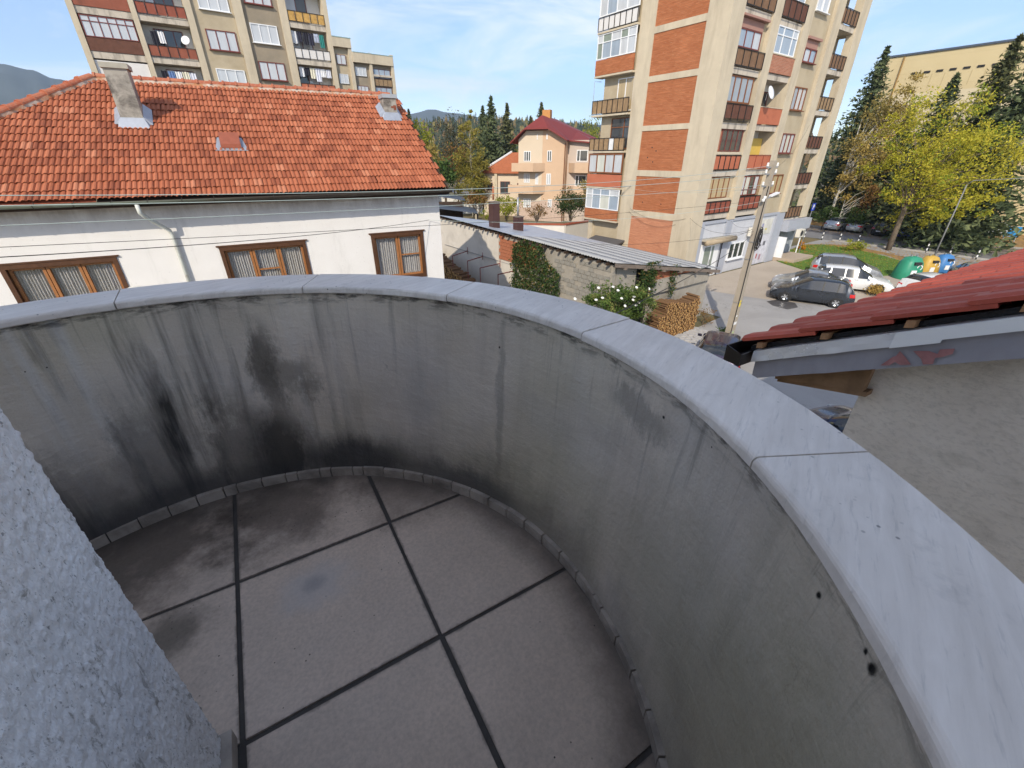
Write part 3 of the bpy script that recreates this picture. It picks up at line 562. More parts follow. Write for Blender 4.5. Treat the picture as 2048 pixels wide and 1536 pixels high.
# dish mounted on the white wall
dpos=wwall(273,581,.2); m=MB(); m.lathe([(.0,.07),(.12,.065),(.24,.045),(.34,.005),(.345,-.005),(.24,.035),(.0,.055)],20,0,(0,0,0),'y'); 
def dish(name,loc,rz,r,label,group=None,tilt=-.4,mt=None):
    e=empty(name,loc,rz,label,'satellite dish',group); k=r/.345
    m=MB(); m.lathe([(.0,-.07*k),(.12*k,-.065*k),(.24*k,-.045*k),(r,0),(r,.008),(.24*k,-.036*k),(.0,-.06*k)],20,0,(0,0,0),'y'); o=m.build('reflector',mt or M_DISH,e,True); o.rotation_euler=(tilt,0,0)
    m=MB(); m.tube([(0,-.02,-r*.9),(0,-r*1.2,-r*.25)],.012,5); m.box(-.03,-r*1.3,-r*.3,.03,-r*1.15,-r*.12); m.build('feed_arm',M_METAL,e)
    m=MB(); m.tube([(0,.06,0),(0,.25,-.05),(0,.25,-.4)],.02,6); m.build('mount',M_METAL,e); return e
M_DISH=mat('cream_dish',(.7,.68,.62),.5,.06); M_METAL=mat('galvanised_steel',(.4,.41,.42),.45,.12,8,metal=.7)
wp=Matrix.Translation((WO.x,WO.y,0))@Matrix.Rotation(WR,4,'Z')@Vector((dpos.x,dpos.y-.05,dpos.z-.22)); dish('satellite_dish',wp,WR+.3,.36,'cream satellite dish just showing above the coping between two windows of the white house')
# ================================================================ APARTMENT BLOCKS
M_CONC=mat('sandy_concrete',(.54,.465,.345),.88,.10,1.5,.2,25,dirt=(.36,.30,.22),dsc=1.3,d0=.46,d1=.72,damt=.6,streak=1)
M_SLAB=mat('stained_slab_edge',(.52,.46,.38),.9,.12,2,.2,25,dirt=(.1,.085,.07),dsc=2.2,d0=.5,d1=.68,damt=.7,streak=1)
M_OLIVE=mat('olive_beige_render',(.44,.37,.26),.9,.12,.9,.25,40,dirt=(.35,.28,.18),dsc=.6,d0=.45,d1=.7)
M_OLIV2=mat('grey_beige_render',(.30,.25,.185),.9,.12,.8,.25,40,dirt=(.22,.19,.14),dsc=.6,d0=.45,d1=.7)
def brickmat(name,c1,c2,mort,ax,sc=1.,spots=.5):
    t=NT(name); c=t.co(); p=t.sep(c); v=t.comb(p[0] if ax=='y' else p[1],p[2],0.)
    br=t.n('ShaderNodeTexBrick'); t.l(v,br.inputs['Vector']); br.inputs['Scale'].default_value=1.; br.inputs['Mortar Size'].default_value=.011; br.inputs['Brick Width'].default_value=.26*sc; br.inputs['Row Height'].default_value=.075*sc; br.inputs['Bias'].default_value=0.
    br.inputs['Color1'].default_value=c1+(1,); br.inputs['Color2'].default_value=c2+(1,); br.inputs['Mortar'].default_value=mort+(1,)
    b=t.mix(t.mr(t.noise(c,.8,5,.6),.35,.7,0,.35),br.outputs['Color'],k_(c1,.75)); b=t.mix(t.ma('MULTIPLY',t.mr(t.noise(t.mp(v,(3.2,13,1)),1,3,.6),.66,.74),spots),b,(.6,.42,.26)); b=t.mix(t.mr(t.noise(t.mp(v,(.8,15,1)),1,4,.65),.5,.72,0,.55),b,k_(c2,1.35)); b=t.mix(t.mr(t.noise(t.mp(v,(1.1,17,1),(5,9,0)),1,4,.65),.52,.72,0,.6),b,k_(c1,.55))
    return t.done(b,.9,0,.2,t.bump(br.outputs['Fac'],-.5,.02))
M_BRX=brickmat('orange_facing_brick',(.37,.115,.045),(.46,.17,.075),(.28,.13,.07),'x'); M_BRY=brickmat('pale_red_brick',(.34,.12,.07),(.42,.17,.1),(.4,.27,.2),'y')
M_BRL=brickmat('salmon_lower_brick',(.50,.2,.11),(.56,.25,.14),(.42,.22,.14),'x',1.,.2); M_BRS=brickmat('mortar_smeared_brick',(.42,.16,.07),(.5,.24,.12),(.62,.5,.36),'x',1.3,1.)
M_SALM=mat('salmon_painted_parapet',(.44,.14,.075),.8,.08,1.5,dirt=(.34,.1,.05),dsc=1.2)
M_RBR=mat('red_brown_panel',(.27,.075,.045),.75,.18,3,dirt=(.16,.05,.03),dsc=2,streak=1); M_BRN=mat('brown_board_panel',(.20,.115,.065),.8,.25,5,.2,50,dirt=(.1,.055,.03),dsc=3,streak=1)
M_DBR=mat('dark_brown_panel',(.13,.055,.035),.8,.25,4,dirt=(.07,.03,.02),dsc=2.5,streak=1); M_WEA=mat('weathered_plank',(.3,.2,.11),.85,.3,6,.2,50,dirt=(.14,.08,.04),dsc=3,streak=1)
M_IRON=mat('black_iron',(.025,.023,.022),.6,.2); M_WFR=mat('white_window_frame',(.76,.77,.78),.4,.05); M_BFR=mat('brown_window_frame',(.2,.075,.03),.55,.2); M_RFR=mat('red_brown_frame',(.17,.045,.035),.55,.15)
P_CUR=glassy('curtained_pane',(.50,.52,.54)); P_DRK=glassy('dark_pane',(.045,.05,.055),.04,.3); P_SKY=glassy('sky_lit_pane',(.30,.36,.43),.04); P_CRM=glassy('cream_blind_pane',(.55,.56,.5)); P_GRN=glassy('green_tinted_pane',(.22,.26,.22)); P_WARM=glassy('warm_curtain_pane',(.42,.33,.2))
M_LOGW=mat('loggia_white_wall',(.66,.65,.62),.85,.06); M_PINK=mat('rose_brown_shutter',(.36,.2,.16),.7,.06)
RW=random.Random(77)
def window(par,F,s0,s1,z0,z1,cols,fr,panes,d=-.12,rows=(),w=.06,depth=.07,sill=None):
    m=MB(); fs=[s0+(s1-s0)*k/cols for k in range(cols+1)] if isinstance(cols,int) else [s0+(s1-s0)*k for k in cols]
    zs=[z0]+[z0+(z1-z0)*r for r in rows]+[z1]
    m.fb(F,s0,s1,d,d+depth,z0,z0+w); m.fb(F,s0,s1,d,d+depth,z1-w,z1)
    for i,s in enumerate(fs): a=s if i==0 else (s-w if i==len(fs)-1 else s-w/2); m.fb(F,a,a+w,d,d+depth-.002,z0+w,z1-w)
    for z in zs[1:-1]:
        for a,b in zip(fs,fs[1:]): m.fb(F,a+w*.5,b-w*.5,d,d+depth-.004,z-w*.45,z+w*.45)
    if sill: m.fb(F,s0-.08,s1+.08,d,d+depth+.14,z0-.05,z0-.003)
    wo=m.build('window',fr,par)
    for a,b in zip(fs,fs[1:]):
        for c,e in zip(zs,zs[1:]): MB().fb(F,a+w*.4,b-w*.4,d+.015,d+.03,c+w*.4,e-w*.4).build('pane',RW.choice(panes) if isinstance(panes,(list,tuple)) else panes,wo)
    return wo
def railing(par,F,s0,s1,z0,z1,n,pm,post=None,d=-.02,gap=.03,top=True,alt=None,pz=.06):
    m=MB(); post=post or M_IRON; L=(s1-s0)/n
    m.fb(F,s0,s1,d,d+.04,z1-.035,z1); m.fb(F,s0,s1,d,d+.035,z0,z0+.035)
    for k in range(n+1): a=min(max(s0+k*L-.018,s0),s1-.036); m.fb(F,a,a+.036,d+.002,d+.045,z0+.035,z1-.035)
    ro=m.build('balcony_railing',post,par)
    for k in range(n): MB().fb(F,s0+k*L+gap/2,s0+(k+1)*L-gap/2,d-.03,d-.004,z0+pz,z1-.04).build('panel',(alt[k] if alt and k in alt else pm),ro)
    return ro
def solid(par,F,s0,s1,z0,z1,mt,d=-.02,th=.12,name='balcony_parapet',coping=None):
    o=MB().fb(F,s0,s1,d-th,d,z0,z1).build(name,mt,par)
    if coping: MB().fb(F,s0-.02,s1+.02,d-th-.02,d+.03,z1+.002,z1+.05).build('parapet_cap',coping,o)
    return o
# ---------------- right block
rb=empty('brick_apartment_block',(0,0,0),0,'apartment block with brick side wall and concrete columns above a grey shop','apartment block')
FA=FY(17.8); FB=FX(27.67); ZS=[4.5,7.24,10.0,12.87,15.67,18.45,21.2]; TOP=21.6
m=MB(); m.box(27.95,19.25,0,41.1,27.3,TOP); m.box(41.1,19.3,0,45.05,27.3,TOP); m.build('building_core',M_OLIVE,rb)
CX=[(27.67,28.95),(32.12,33.02),(36.05,36.98),(40.0,41.12),(43.85,45.12)]
for i,(a,b) in enumerate(CX): MB().box(a,17.8,0 if i in(0,) else (3.35 if i==4 else 4.0),b,18.35 if i==4 else 19.3,TOP).build('facade_column',M_CONC,rb)
MB().box(27.68,23.05,0,28.2,24.28,TOP).build('facade_column',M_CONC,rb); MB().box(44.0,26.6,3.3,45.1,27.3,TOP).build('facade_column',M_CONC,rb)
MB().box(36.99,18.03,4.0,39.99,19.3,TOP).build('window_bay_wall',M_OLIVE,rb)
for k,z in enumerate(ZS):
    for (a,b) in ((28.96,32.11),(33.03,36.04)): MB().box(a,17.93,z-.34,b,19.3,z).build('floor_slab',M_SLAB,rb)
    z5=3.42+2.6*k
    MB().box(41.13,17.93,z5-.32,43.84,19.35,z5).build('floor_slab',M_SLAB,rb); MB().box(43.86,18.36,z5-.3,45.1,19.35,z5-.02).build('floor_slab',M_SLAB,rb)
    if z5<17: railing(rb,FA,41.14,43.83,z5+.03,z5+.9,5,(M_BRN,M_DBR,M_DBR,M_WEA,M_BRN,M_BRN)[k],None,-.1)
    MB().box(41.12,19.2,z5,41.9,19.31,z5+2.28).build('loggia_back_wall',M_LOGW,rb)
MB().box(41.11,17.93+.35,3.4,41.16,19.3,TOP).build('loggia_side_wall',M_LOGW,rb)
# bay 1
def bay1(k,z,zn):
    a,b=28.96,32.11
    if k==0:
        railing(rb,FA,a,b,z+.02,5.32,5,M_RBR,None,-.1,.035); MB().fb(FA,a,b,-.34,-.1,5.36,5.5).build('window_sill',M_CONC,rb)
        window(rb,FA,a+.05,b-.5,5.52,6.88,4,M_BFR,(P_WARM,P_WARM,P_CRM),-.3); MB().fb(FA,b-.48,b,-.5,-.28,5.5,6.9).build('infill_wall',M_OLIVE,rb)
    elif k==1:
        railing(rb,FA,a,b,z+.04,8.17,5,M_SALM,M_IRON,-.08,.05); MB().fb(FA,a,b,-.34,-.08,8.2,8.36).build('window_sill',M_CONC,rb)
        MB().fb(FA,a,a+.55,-.5,-.25,8.37,9.65).build('infill_wall',M_BRY,rb); window(rb,FA,a+.56,b-.1,8.38,9.64,4,M_RFR,(P_CUR,P_CUR,P_DRK),-.28); MB().fb(FA,a,b,-.5,-.26,9.64,9.66).build('window_sill',M_BFR,rb)
    elif k==2:
        railing(rb,FA,a,b,z+.08,11.03,4,M_DBR,None,-.02,.04,True,None,.16); window(rb,FA,a+.1,b-.2,11.08,12.5,4,M_BFR,(P_SKY,P_SKY,P_CUR),-.28,(),.09)
    elif k==3:
        railing(rb,FA,a,b,z+.04,13.77,4,M_BRN,None,-.02,.04); window(rb,FA,a+.1,b-.45,13.85,14.75,3,M_RFR,(P_SKY,P_CUR),-.28); MB().fb(FA,a+.1,b-.45,-.3,-.2,14.76,15.2).build('roller_shutter',M_PINK,rb); MB().fb(FA,a,b-.25,-.5,.05,15.22,15.32).build('shutter_box',M_PINK,rb); MB().fb(FA,b-.44,b,-.5,-.28,13.8,15.3).build('infill_wall',M_OLIVE,rb)
    else:
        railing(rb,FA,a,b,z+.04,z+.92,4,M_BRN,None,-.02,.04); window(rb,FA,a+.1,b-.2,z+1.0,z+2.4,4,M_BFR,(P_SKY,P_CUR),-.28)
    MB().fb(FA,a,b,-.7,-.55,z,zn-.34).build('bay_back_wall',M_OLIVE,rb)
def bay2(k,z,zn):
    a,b=33.03,36.04
    if k==0: railing(rb,FA,a,b,z+.06,5.5,4,M_RBR,None,-.04,.03); window(rb,FA,a+.03,b-.5,5.55,6.85,4,M_RFR,(P_CUR,P_CRM,P_DRK),-.25,(.3,)); MB().fb(FA,b-.5,b,-.5,-.24,5.5,6.9).build('infill_wall',M_WEA,rb)
    elif k==1:
        railing(rb,FA,a,b,z+.05,8.2,3,M_SALM,M_RBR,-.04,.02); MB().fb(FA,a,b,-1.42,-1.3,z,zn-.34).build('loggia_back_wall',M_LOGW,rb); MB().fb(FA,a+1.2,b-.02,-.95,-.9,z+.95,zn-.75).build('yellow_board',mat('yellow_door_board',(.6,.42,.09),.6,.1),rb)
    elif k==2:
        solid(rb,FA,a,b,z+.05,11.0,M_SALM,-.02,.1,'balcony_parapet',M_CONC); MB().fb(FA,a,b,-1.42,-1.3,z,zn-.34).build('loggia_back_wall',M_LOGW,rb); window(rb,FA,a+1.6,b-.1,z+.1,12.1,2,M_RFR,P_DRK,-1.28)
    elif k==3:
        solid(rb,FA,a,b,z+.03,13.85,M_BRY,-.03,.12,'balcony_parapet',M_CONC); window(rb,FA,a+.08,b-.25,13.92,15.3,(0,.3,.75,1),M_WFR,(P_SKY,P_SKY,P_CUR),-.12,(.68,))
        MB().fb(FA,a,b,-1.42,-1.3,z,zn-.34).build('loggia_back_wall',M_OLIVE,rb)
    else: railing(rb,FA,a,b,z+.04,z+.95,4,M_DBR,None,-.02,.03); window(rb,FA,a+.1,b-.2,z+1.0,z+2.4,3,M_WFR,(P_SKY,P_CUR),-.25); MB().fb(FA,a,b,-.7,-.55,z,zn-.34).build('bay_back_wall',M_OLIVE,rb)
for k in range(6): bay1(k,ZS[k],ZS[k+1]); bay2(k,ZS[k],ZS[k+1])
FW=FY(18.03)
for (a,b,z0,z1,n,fr,pn,sh) in ((37.5,39.1,5.5,6.85,2,M_BFR,P_WARM,0),(37.35,39.2,8.3,9.6,3,M_RFR,(P_CUR,P_CRM),0),(37.3,39.2,11.05,12.45,3,M_BFR,(P_SKY,P_CUR),0),(37.35,39.1,13.85,14.65,2,M_RFR,(P_CUR,P_SKY),1),(37.4,39.1,16.6,17.9,2,M_WFR,P_CUR,0),(37.4,39.1,19.3,20.6,2,M_WFR,P_CUR,0)):
    window(rb,FW,a,b,z0,z1,n,fr,pn,.004,(),.07,.09,True)
    if sh: MB().fb(FW,a,b,-.02,.03,z1+.003,z1+.45).build('roller_shutter',M_PINK,rb); MB().fb(FW,a-.1,b+.15,-.05,.2,z1+.46,z1+.6).build('shutter_box',M_PINK,rb)
# brick side wall
BZ=[(4.53,4.08),(7.22,6.83),(9.98,9.66),(12.81,12.47),(15.42,15.07),(18.2,17.85),(21.0,20.6)]
for k in range(6):
    z0,z1=BZ[k][0],BZ[k+1][1]; MB().box(27.73,18.71,z0+.002,27.95,23.049,z1-.002).build('brick_panel',M_BRX,rb); MB().box(27.69,18.1,BZ[k][1],27.96,23.049,BZ[k][0]).build('floor_band',M_CONC,rb)
    MB().box(27.9,18.69,z0+.003,27.96,18.705,z1-.003).build('expansion_joint',M_DARK,rb)
MB().box(27.7,19.0,0,27.95,23.049,4.078).build('brick_panel',M_BRL,rb); MB().box(27.72,18.1,0,27.95,18.99,4.078).build('plaster_strip',M_OLIVE,rb)
def strip_fill(k,mt,z0=None,z1=None,name='strip_infill',x=27.74): MB().box(x,17.96+.14,(z0 or BZ[k][0])+.003,27.95,18.69,(z1 or BZ[k+1][1])-.003).build(name,mt,rb)
strip_fill(3,mat('grey_panel_strip',(.33,.31,.28),.8,.1,2)); strip_fill(2,brickmat('paler_orange_brick',(.45,.17,.07),(.5,.22,.1),(.36,.2,.11),'x')); strip_fill(1,M_BRS,8.55); strip_fill(1,mat('bare_zinc_patch',(.36,.39,.41),.4,.3,3,metal=.4),None,8.54); strip_fill(4,M_WEA); strip_fill(5,M_BRX)
strip_fill(0,P_DRK,None,None,'strip_glazing',27.85); m=MB(); 
for k in range(6): m.fb(FB,18.1+k*.11,18.112+k*.11,-.1,-.085,4.56,5.5)
m.fb(FB,18.1,18.68,-.1,-.08,5.5,5.53); m.fb(FB,18.1,18.68,-.1,-.08,4.55,4.58); m.build('grille',M_METAL,rb)
rr_=random.Random(8)
for k in range(9): y,z=rr_.uniform(19,22.9),rr_.choice((8,9,8.6,2.2,5.3))+rr_.uniform(-.4,.4); MB().box(27.722,y,z,27.735,y+.09,z+.07).build('missing_brick_hole',M_DARK,rb)
# loggia stack at the left of the brick wall (fronts project a little)
FL=FX(27.4); ya,yb=24.29,27.85
MB().box(27.35,27.75,3.5,28.6,27.85,3.6).build('loggia_edge',M_CONC,rb)
for z in (3.5,5.9,8.4,10.8,13.25,15.8,18.4): MB().box(27.38,ya,z-.06,28.2,yb+.02,z+.05).build('floor_slab',M_CONC,rb)
WB=mat('white_painted_parapet',(.66,.64,.62),.7,.08)
solid(rb,FL,ya,yb,3.56,4.3,M_BRX,0,.12); window(rb,FL,ya,yb,4.32,5.82,(0,.28,.55,.8,1),M_WFR,(P_CUR,P_CRM,P_SKY),-.1,(.7,)); solid(rb,FL,ya,yb,5.97,6.85,M_SALM,0,.12); window(rb,FL,ya,yb,6.92,8.3,4,M_BFR,(P_CRM,P_CUR),-.1,(),.1)
railing(rb,FL,ya,yb,8.47,9.33,7,M_WEA,None,0,.02,True,{2:mat('white_replaced_panel',(.7,.7,.7),.6)}); railing(rb,FL,ya,yb,10.88,11.78,7,M_WEA,None,0,.015); solid(rb,FL,ya,yb,13.32,14.23,M_BRX,0,.12)
window(rb,FL,ya,yb,14.27,15.72,(0,.2,.38,.62,.85,1),M_WFR,(P_CUR,P_GRN,P_SKY),-.1,(.66,)); railing(rb,FL,ya,yb,15.87,16.66,7,WB,M_IRON,0,.02); window(rb,FL,ya,yb,16.7,18.3,(0,.3,.55,.8,1),M_WFR,(P_SKY,P_CUR),-.1); solid(rb,FL,ya,yb,18.45,19.4,M_BRX,0,.12)
window(rb,FX(27.93),ya+.1,ya+1.6,11.0,13.0,2,M_WFR,P_WARM,.0); window(rb,FX(27.93),ya+.1,ya+1.9,8.6,10.6,(0,.3,1),M_BFR,P_DRK,.0,(.7,)); 
m=MB(); m.tube([(27.4,27.8,11.78),(27.4,27.8,13.0),(27.9,27.6,13.0)],.02,5); m.build('balcony_pipe',M_METAL,rb)
MB().box(27.7,27.15,0,28.3,27.6,3.45).build('passage_pillar',M_CONC,rb); MB().box(29.6,24.3,0,29.9,27.4,3.4).build('passage_wall',mat('brown_passage_wall',(.2,.13,.08),.9),rb)
MB().box(26.3,23.6,0,27.66,26.4,1.75).build('annex_wall',M_CONC,rb); MB().hexa([(26.1,23.4,1.75),(27.67,23.4,2.15),(27.67,26.6,2.15),(26.1,26.6,1.75),(26.1,23.4,1.83),(27.67,23.4,2.23),(27.67,26.6,2.23),(26.1,26.6,1.83)]).build('annex_roof',mat('dark_bitumen_roof',(.09,.085,.085),.7),rb)
window(rb,FX(26.3),24.2,25.6,.95,1.4,2,M_WFR,P_CUR,.004)
m=MB(); m.tube([(27.7,23.4,6.15),(27.1,23.7,6.1)],.03,6); m.box(26.95,23.66,6.05,27.2,23.74,6.13); m.build('wall_bracket',M_METAL,rb)
# shop on the ground floor
M_SHOP=mat('pale_grey_shop_wall',(.52,.53,.56),.7,.06,2,dirt=(.42,.43,.46),dsc=1.2); M_SHOPB=mat('blue_grey_pilaster',(.36,.38,.43),.7,.06); FS=FY(17.95)
m=MB(); m.box(28.96,17.95,0,40.9,18.3,3.98); m.build('shop_wall',M_SHOP,rb); MB().box(40.9,18.3,0,45,19.2,3.1).build('shop_wall_side',M_SHOP,rb)
for (a,b) in ((28.97,29.35),(32.15,32.95),(39.6,40.9)): MB().fb(FS,a,b,.003,.13,0,3.9).build('shop_pilaster',M_SHOPB,rb)
MB().fb(FS,28.97,40.89,.003,.1,3.86,4.05).build('shop_cornice',M_SHOPB,rb)
# shop door, awning roll, window, painted panels
def sy(x,y,Y=17.9): p=onY(x,y,Y); return p.x,p.z
dx0=sy(1402,505)[0]; do=MB().fb(FS,29.6,31.9,.003,.08,.02,2.45).build('shop_door',M_WFR,rb); MB().fb(FS,30.0,30.75,.085,.1,.25,2.25).build('pane',P_GRN,do); MB().fb(FS,30.95,31.2,.085,.1,.25,2.25).build('pane',P_GRN,do); MB().fb(FS,30.83,30.87,.1,.15,1.,1.3).build('handle',M_METAL,do)
m=MB(); m.tube([(29.4,17.5,2.65),(32.9,17.35,2.72)],.19,12); aw=m.build('awning_roll',mat('tan_awning_cloth',(.36,.29,.2),.8,.15,4),rb,True); MB().box(29.35,17.5,2.75,32.95,17.9,2.86).build('awning_box',mat('awning_case',(.42,.38,.3),.6),aw)
m=MB(); m.tube([(32.0,17.75,0),(32.0,17.75,2.6)],.035,6); m.build('awning_post',M_IRON,rb)
window(rb,FS,33.35,35.6,.95,2.2,3,M_WFR,P_DRK,.004,(),.09,.08,True)
MB().fb(FS,37.2,39.3,.003,.04,.05,2.3).build('poster_board',mat('washed_poster_print',(.55,.55,.6),.6,.35,2.4),rb); MB().fb(FS,37.2,39.3,.003,.04,2.45,3.6).build('poster_board',mat('washed_poster_print2',(.56,.55,.5),.6,.3,1.8),rb)
for k,(a,b,z0,z1,cl) in enumerate(((37.6,37.8,1.55,1.95,(.1,.1,.12)),(38.1,38.35,1.5,1.62,(.1,.1,.12)),(38.6,38.95,1.5,1.85,(.12,.12,.14)),(37.9,38.1,.5,.9,(.4,.12,.12)),(38.4,38.7,.35,.8,(.35,.2,.25)),(37.7,37.95,3.0,3.3,(.25,.25,.4)),(38.3,38.6,2.75,2.9,(.55,.48,.15)))): MB().fb(FS,a,b,.041,.045,z0,z1).build('poster_mark',mat('poster_ink_%d'%k,cl,.6,.2),rb)
MB().box(40.95,17.3,2.45,45.1,18.2,3.3).build('shop_canopy',M_SHOPB,rb); MB().fb(FY(18.28),41.0,44.6,.0,.05,.3,2.4).build('mural_panel',mat('grey_blue_mural',(.27,.3,.33),.6,.55,1.3),rb); m=MB(); m.tube([(44.6,17.6,.2),(44.6,17.6,2.5)],.05,6); m.build('canopy_post',M_WFR,rb)
MB().box(40.95,16.1,0,44.6,18.2,.3).build('entrance_step',mat('tan_step',(.42,.34,.26),.85),rb); MB().box(40.98,17.2,.3,41.1,18.1,2.0).build('white_screen_wall',M_WFR,rb)
def acunit(x,y,z,label):
    e=empty('air_conditioner',(x,y,z),0,label,'air conditioner','air conditioners on the shop wall')
    MB().box(-.42,-.35,0,.42,0,.62).build('casing',mat('cream_casing',(.66,.63,.55),.5,.06),e); m=MB(); m.lathe([(.0,.0),(.22,.0),(.24,.01)],16,0,(-.12,-.352,.31),'y'); m.build('fan_grille',M_DARK,e)
    for k in range(6): MB().box(.16,-.356,.1+k*.075,.36,-.351,.14+k*.075).build('louvre',M_DARK,e)
    MB().box(-.4,-.3,-.06,.4,.0,-.005).build('bracket',M_METAL,e); return e
acunit(36.0,17.86,2.55,'cream air conditioner on the shop wall above the dark three-part window'); acunit(42.0,16.85,2.05,'cream air conditioner by the shop entrance canopy at the block corner')
dish('satellite_dish',(33.0,17.3,11.75),.05,.4,'white satellite dish on the brick block above a salmon parapet',None,-.35,M_WFR)
# ---------------- left block
lb=empty('concrete_apartment_block',(0,0,0),0,'tall grey-beige apartment block with brown balcony panels behind the white house','apartment block')
FC=FY(53.); T2=27.
MB().box(-2.9,54.4,0,15.9,64,T2).build('building_core',M_OLIVE,lb)
for (a,b) in ((-3.08,-2.68),(.75,1.12),(4.5,5.0),(8.1,8.85),(11.85,12.5),(15.8,16.2)): MB().box(a,53.,0,b,54.5,T2).build('facade_column',M_CONC,lb)
MB().box(5.01,53.2,0,8.09,54.5,T2).build('window_bay_wall',M_OLIVE,lb); MB().box(8.86,53.25,0,11.84,54.5,T2).build('window_bay_wall',M_OLIV2,lb); FCW=FY(53.2)
PK=mat('red_brown_board',(.27,.085,.05),.8,.15,2,dirt=(.13,.05,.03),dsc=1.5,streak=1)
for k in range(-5,5):
    z=15.4+2.76*k
    if z<.5: continue
    MB().box(-2.67,53.1,z-.45,.74,54.4,z).build('floor_slab',M_SLAB,lb); MB().box(1.13,53.1,z-.42,4.49,54.4,z).build('floor_slab',M_SLAB,lb); ze=z+.97; MB().box(12.51,53.1,ze-.44,15.79,54.4,ze).build('floor_slab',M_SLAB,lb)
    if -2<=k<=3:
        if k==-1: solid(lb,FC,-2.66,.73,z,z+2.2,WB,-.15,.1,'enclosed_balcony')
        else: solid(lb,FC,-2.66,.73,z+.02,z+.86,M_DBR if k%2==0 else PK,-.05,.06,'balcony_parapet')
        if k!=-1: window(lb,FC,-2.6,.68,z+.9,z+2.25,6,M_RFR,(P_CUR,P_CUR,P_SKY),-.12,(.72,))
        railing(lb,FC,1.14,4.48,z+.02,z+.82,5,(M_DBR,PK,PK,M_RBR,PK,M_DBR)[k+2],M_IRON,-.05,.05); MB().fb(FC,1.13,4.49,-1.36,-1.25,z,z+2.3).build('loggia_back_wall',M_LOGW,lb); window(lb,FC,1.9,3.9,z+.5,z+2.1,3,M_RFR,(P_DRK,P_CUR,P_CUR),-1.24)
        if k==2: window(lb,FC,1.14,4.48,z+.84,z+2.3,4,M_WFR,(P_CUR,P_CRM),-.12)
        railing(lb,FC,12.52,15.78,ze+.02,ze+.82,5,(M_RBR,M_SALM,WB,mat('yellow_streaked_boards',(.5,.3,.09),.8,.4,4,streak=1,dirt=(.12,.05,.02),dsc=3) if k==1 else M_BRN,M_BRN,M_BRN)[k+2],M_IRON,-.05,.05); MB().fb(FC,12.51,15.79,-1.36,-1.25,ze,ze+2.3).build('loggia_back_wall',M_LOGW,lb); window(lb,FC,12.7,14.6,ze+.3,ze+2.1,2,M_RFR,(P_DRK,P_CUR),-1.24)
        zc=z-.4+2.76*0
        window(lb,FCW,5.58,7.83,z+.92,z+2.36,3,M_RFR if k%2==0 else M_WFR,P_CUR,.004,(),.07,.08,True); window(lb,FY(53.25),9.17,11.38,ze+.85,ze+2.25,3,M_WFR if k%2==0 else M_RFR,P_CUR,.004,(),.07,.08,True)
dish('satellite_dish',(3.9,53.0,16.75),-.5,.33,'white satellite dish on a brown balcony of the grey-beige block',None,-.3,M_WFR)
# washing on the balconies
RL=random.Random(12); LM=[mat('laundry_%d'%i,c,.9,.15,4) for i,c in enumerate(((.03,.03,.05),(.7,.7,.72),(.03,.2,.18),(.45,.5,.62),(.02,.02,.03),(.6,.62,.7),(.12,.2,.4),(.65,.62,.5)))]
def cloth(x,y,z,w,h,mt,label,trous=False):
    m=MB(); n=8
    def sheet(x0,x1,z0,z1):
        k=len(m.v)
        for i in range(n+1):
            for q in (z0,z1):
                for t_ in (0,.012): m.v.append((x0+(x1-x0)*i/n,y+.03*math.sin(i*1.7+x)+t_,q+.02*math.sin(i+x)))
        for i in range(n):
            p=k+i*4; m.f+= [[p,p+4,p+6,p+2],[p+1,p+3,p+7,p+5],[p+2,p+6,p+7,p+3],[p,p+1,p+5,p+4]]; m.m+=[0]*4
        m.f+=[[k,k+2,k+3,k+1],[k+n*4,k+n*4+1,k+n*4+3,k+n*4+2]]; m.m+=[0,0]
    if trous: sheet(x,x+w*.44,z-h,z-h*.3); sheet(x+w*.56,x+w,z-h,z-h*.3); sheet(x,x+w,z-h*.3,z)
    else: sheet(x,x+w,z-h,z)
    return tag(m.build('hanging_laundry',mt),label,'laundry','washing on the balconies of the grey-beige block')
NM=('black','white','teal','pale blue','dark','pale grey','blue','cream')
for (x0,z,items,where) in ((12.6,18.5,(1,0,4,0,3,2),'above the white-panelled balcony'),(12.7,15.75,(1,4,7,5,1,5),'above the salmon-panelled balcony'),(1.5,14.55,(4,6,1,7,5),'on the balcony just above the clay roof ridge'),(1.6,17.2,(4,1),'above the brown balcony with the dish')):
    for i,c in enumerate(items):
        cloth(x0+i*.5,53.35 if z<18 else 53.3,z-RL.uniform(0,.05),RL.uniform(.38,.48),RL.uniform(.6,1.1),LM[c],'%s laundry hanging %s, %s from left'%(NM[c],where,('first','second','third','fourth','fifth','sixth')[i]),c==3)
    m=MB(); m.tube([(x0-.1,53.36,z+.01),(x0+len(items)*.5,53.36,z+.01)],.008,4); m.build('clothes_line',M_METAL,lb)
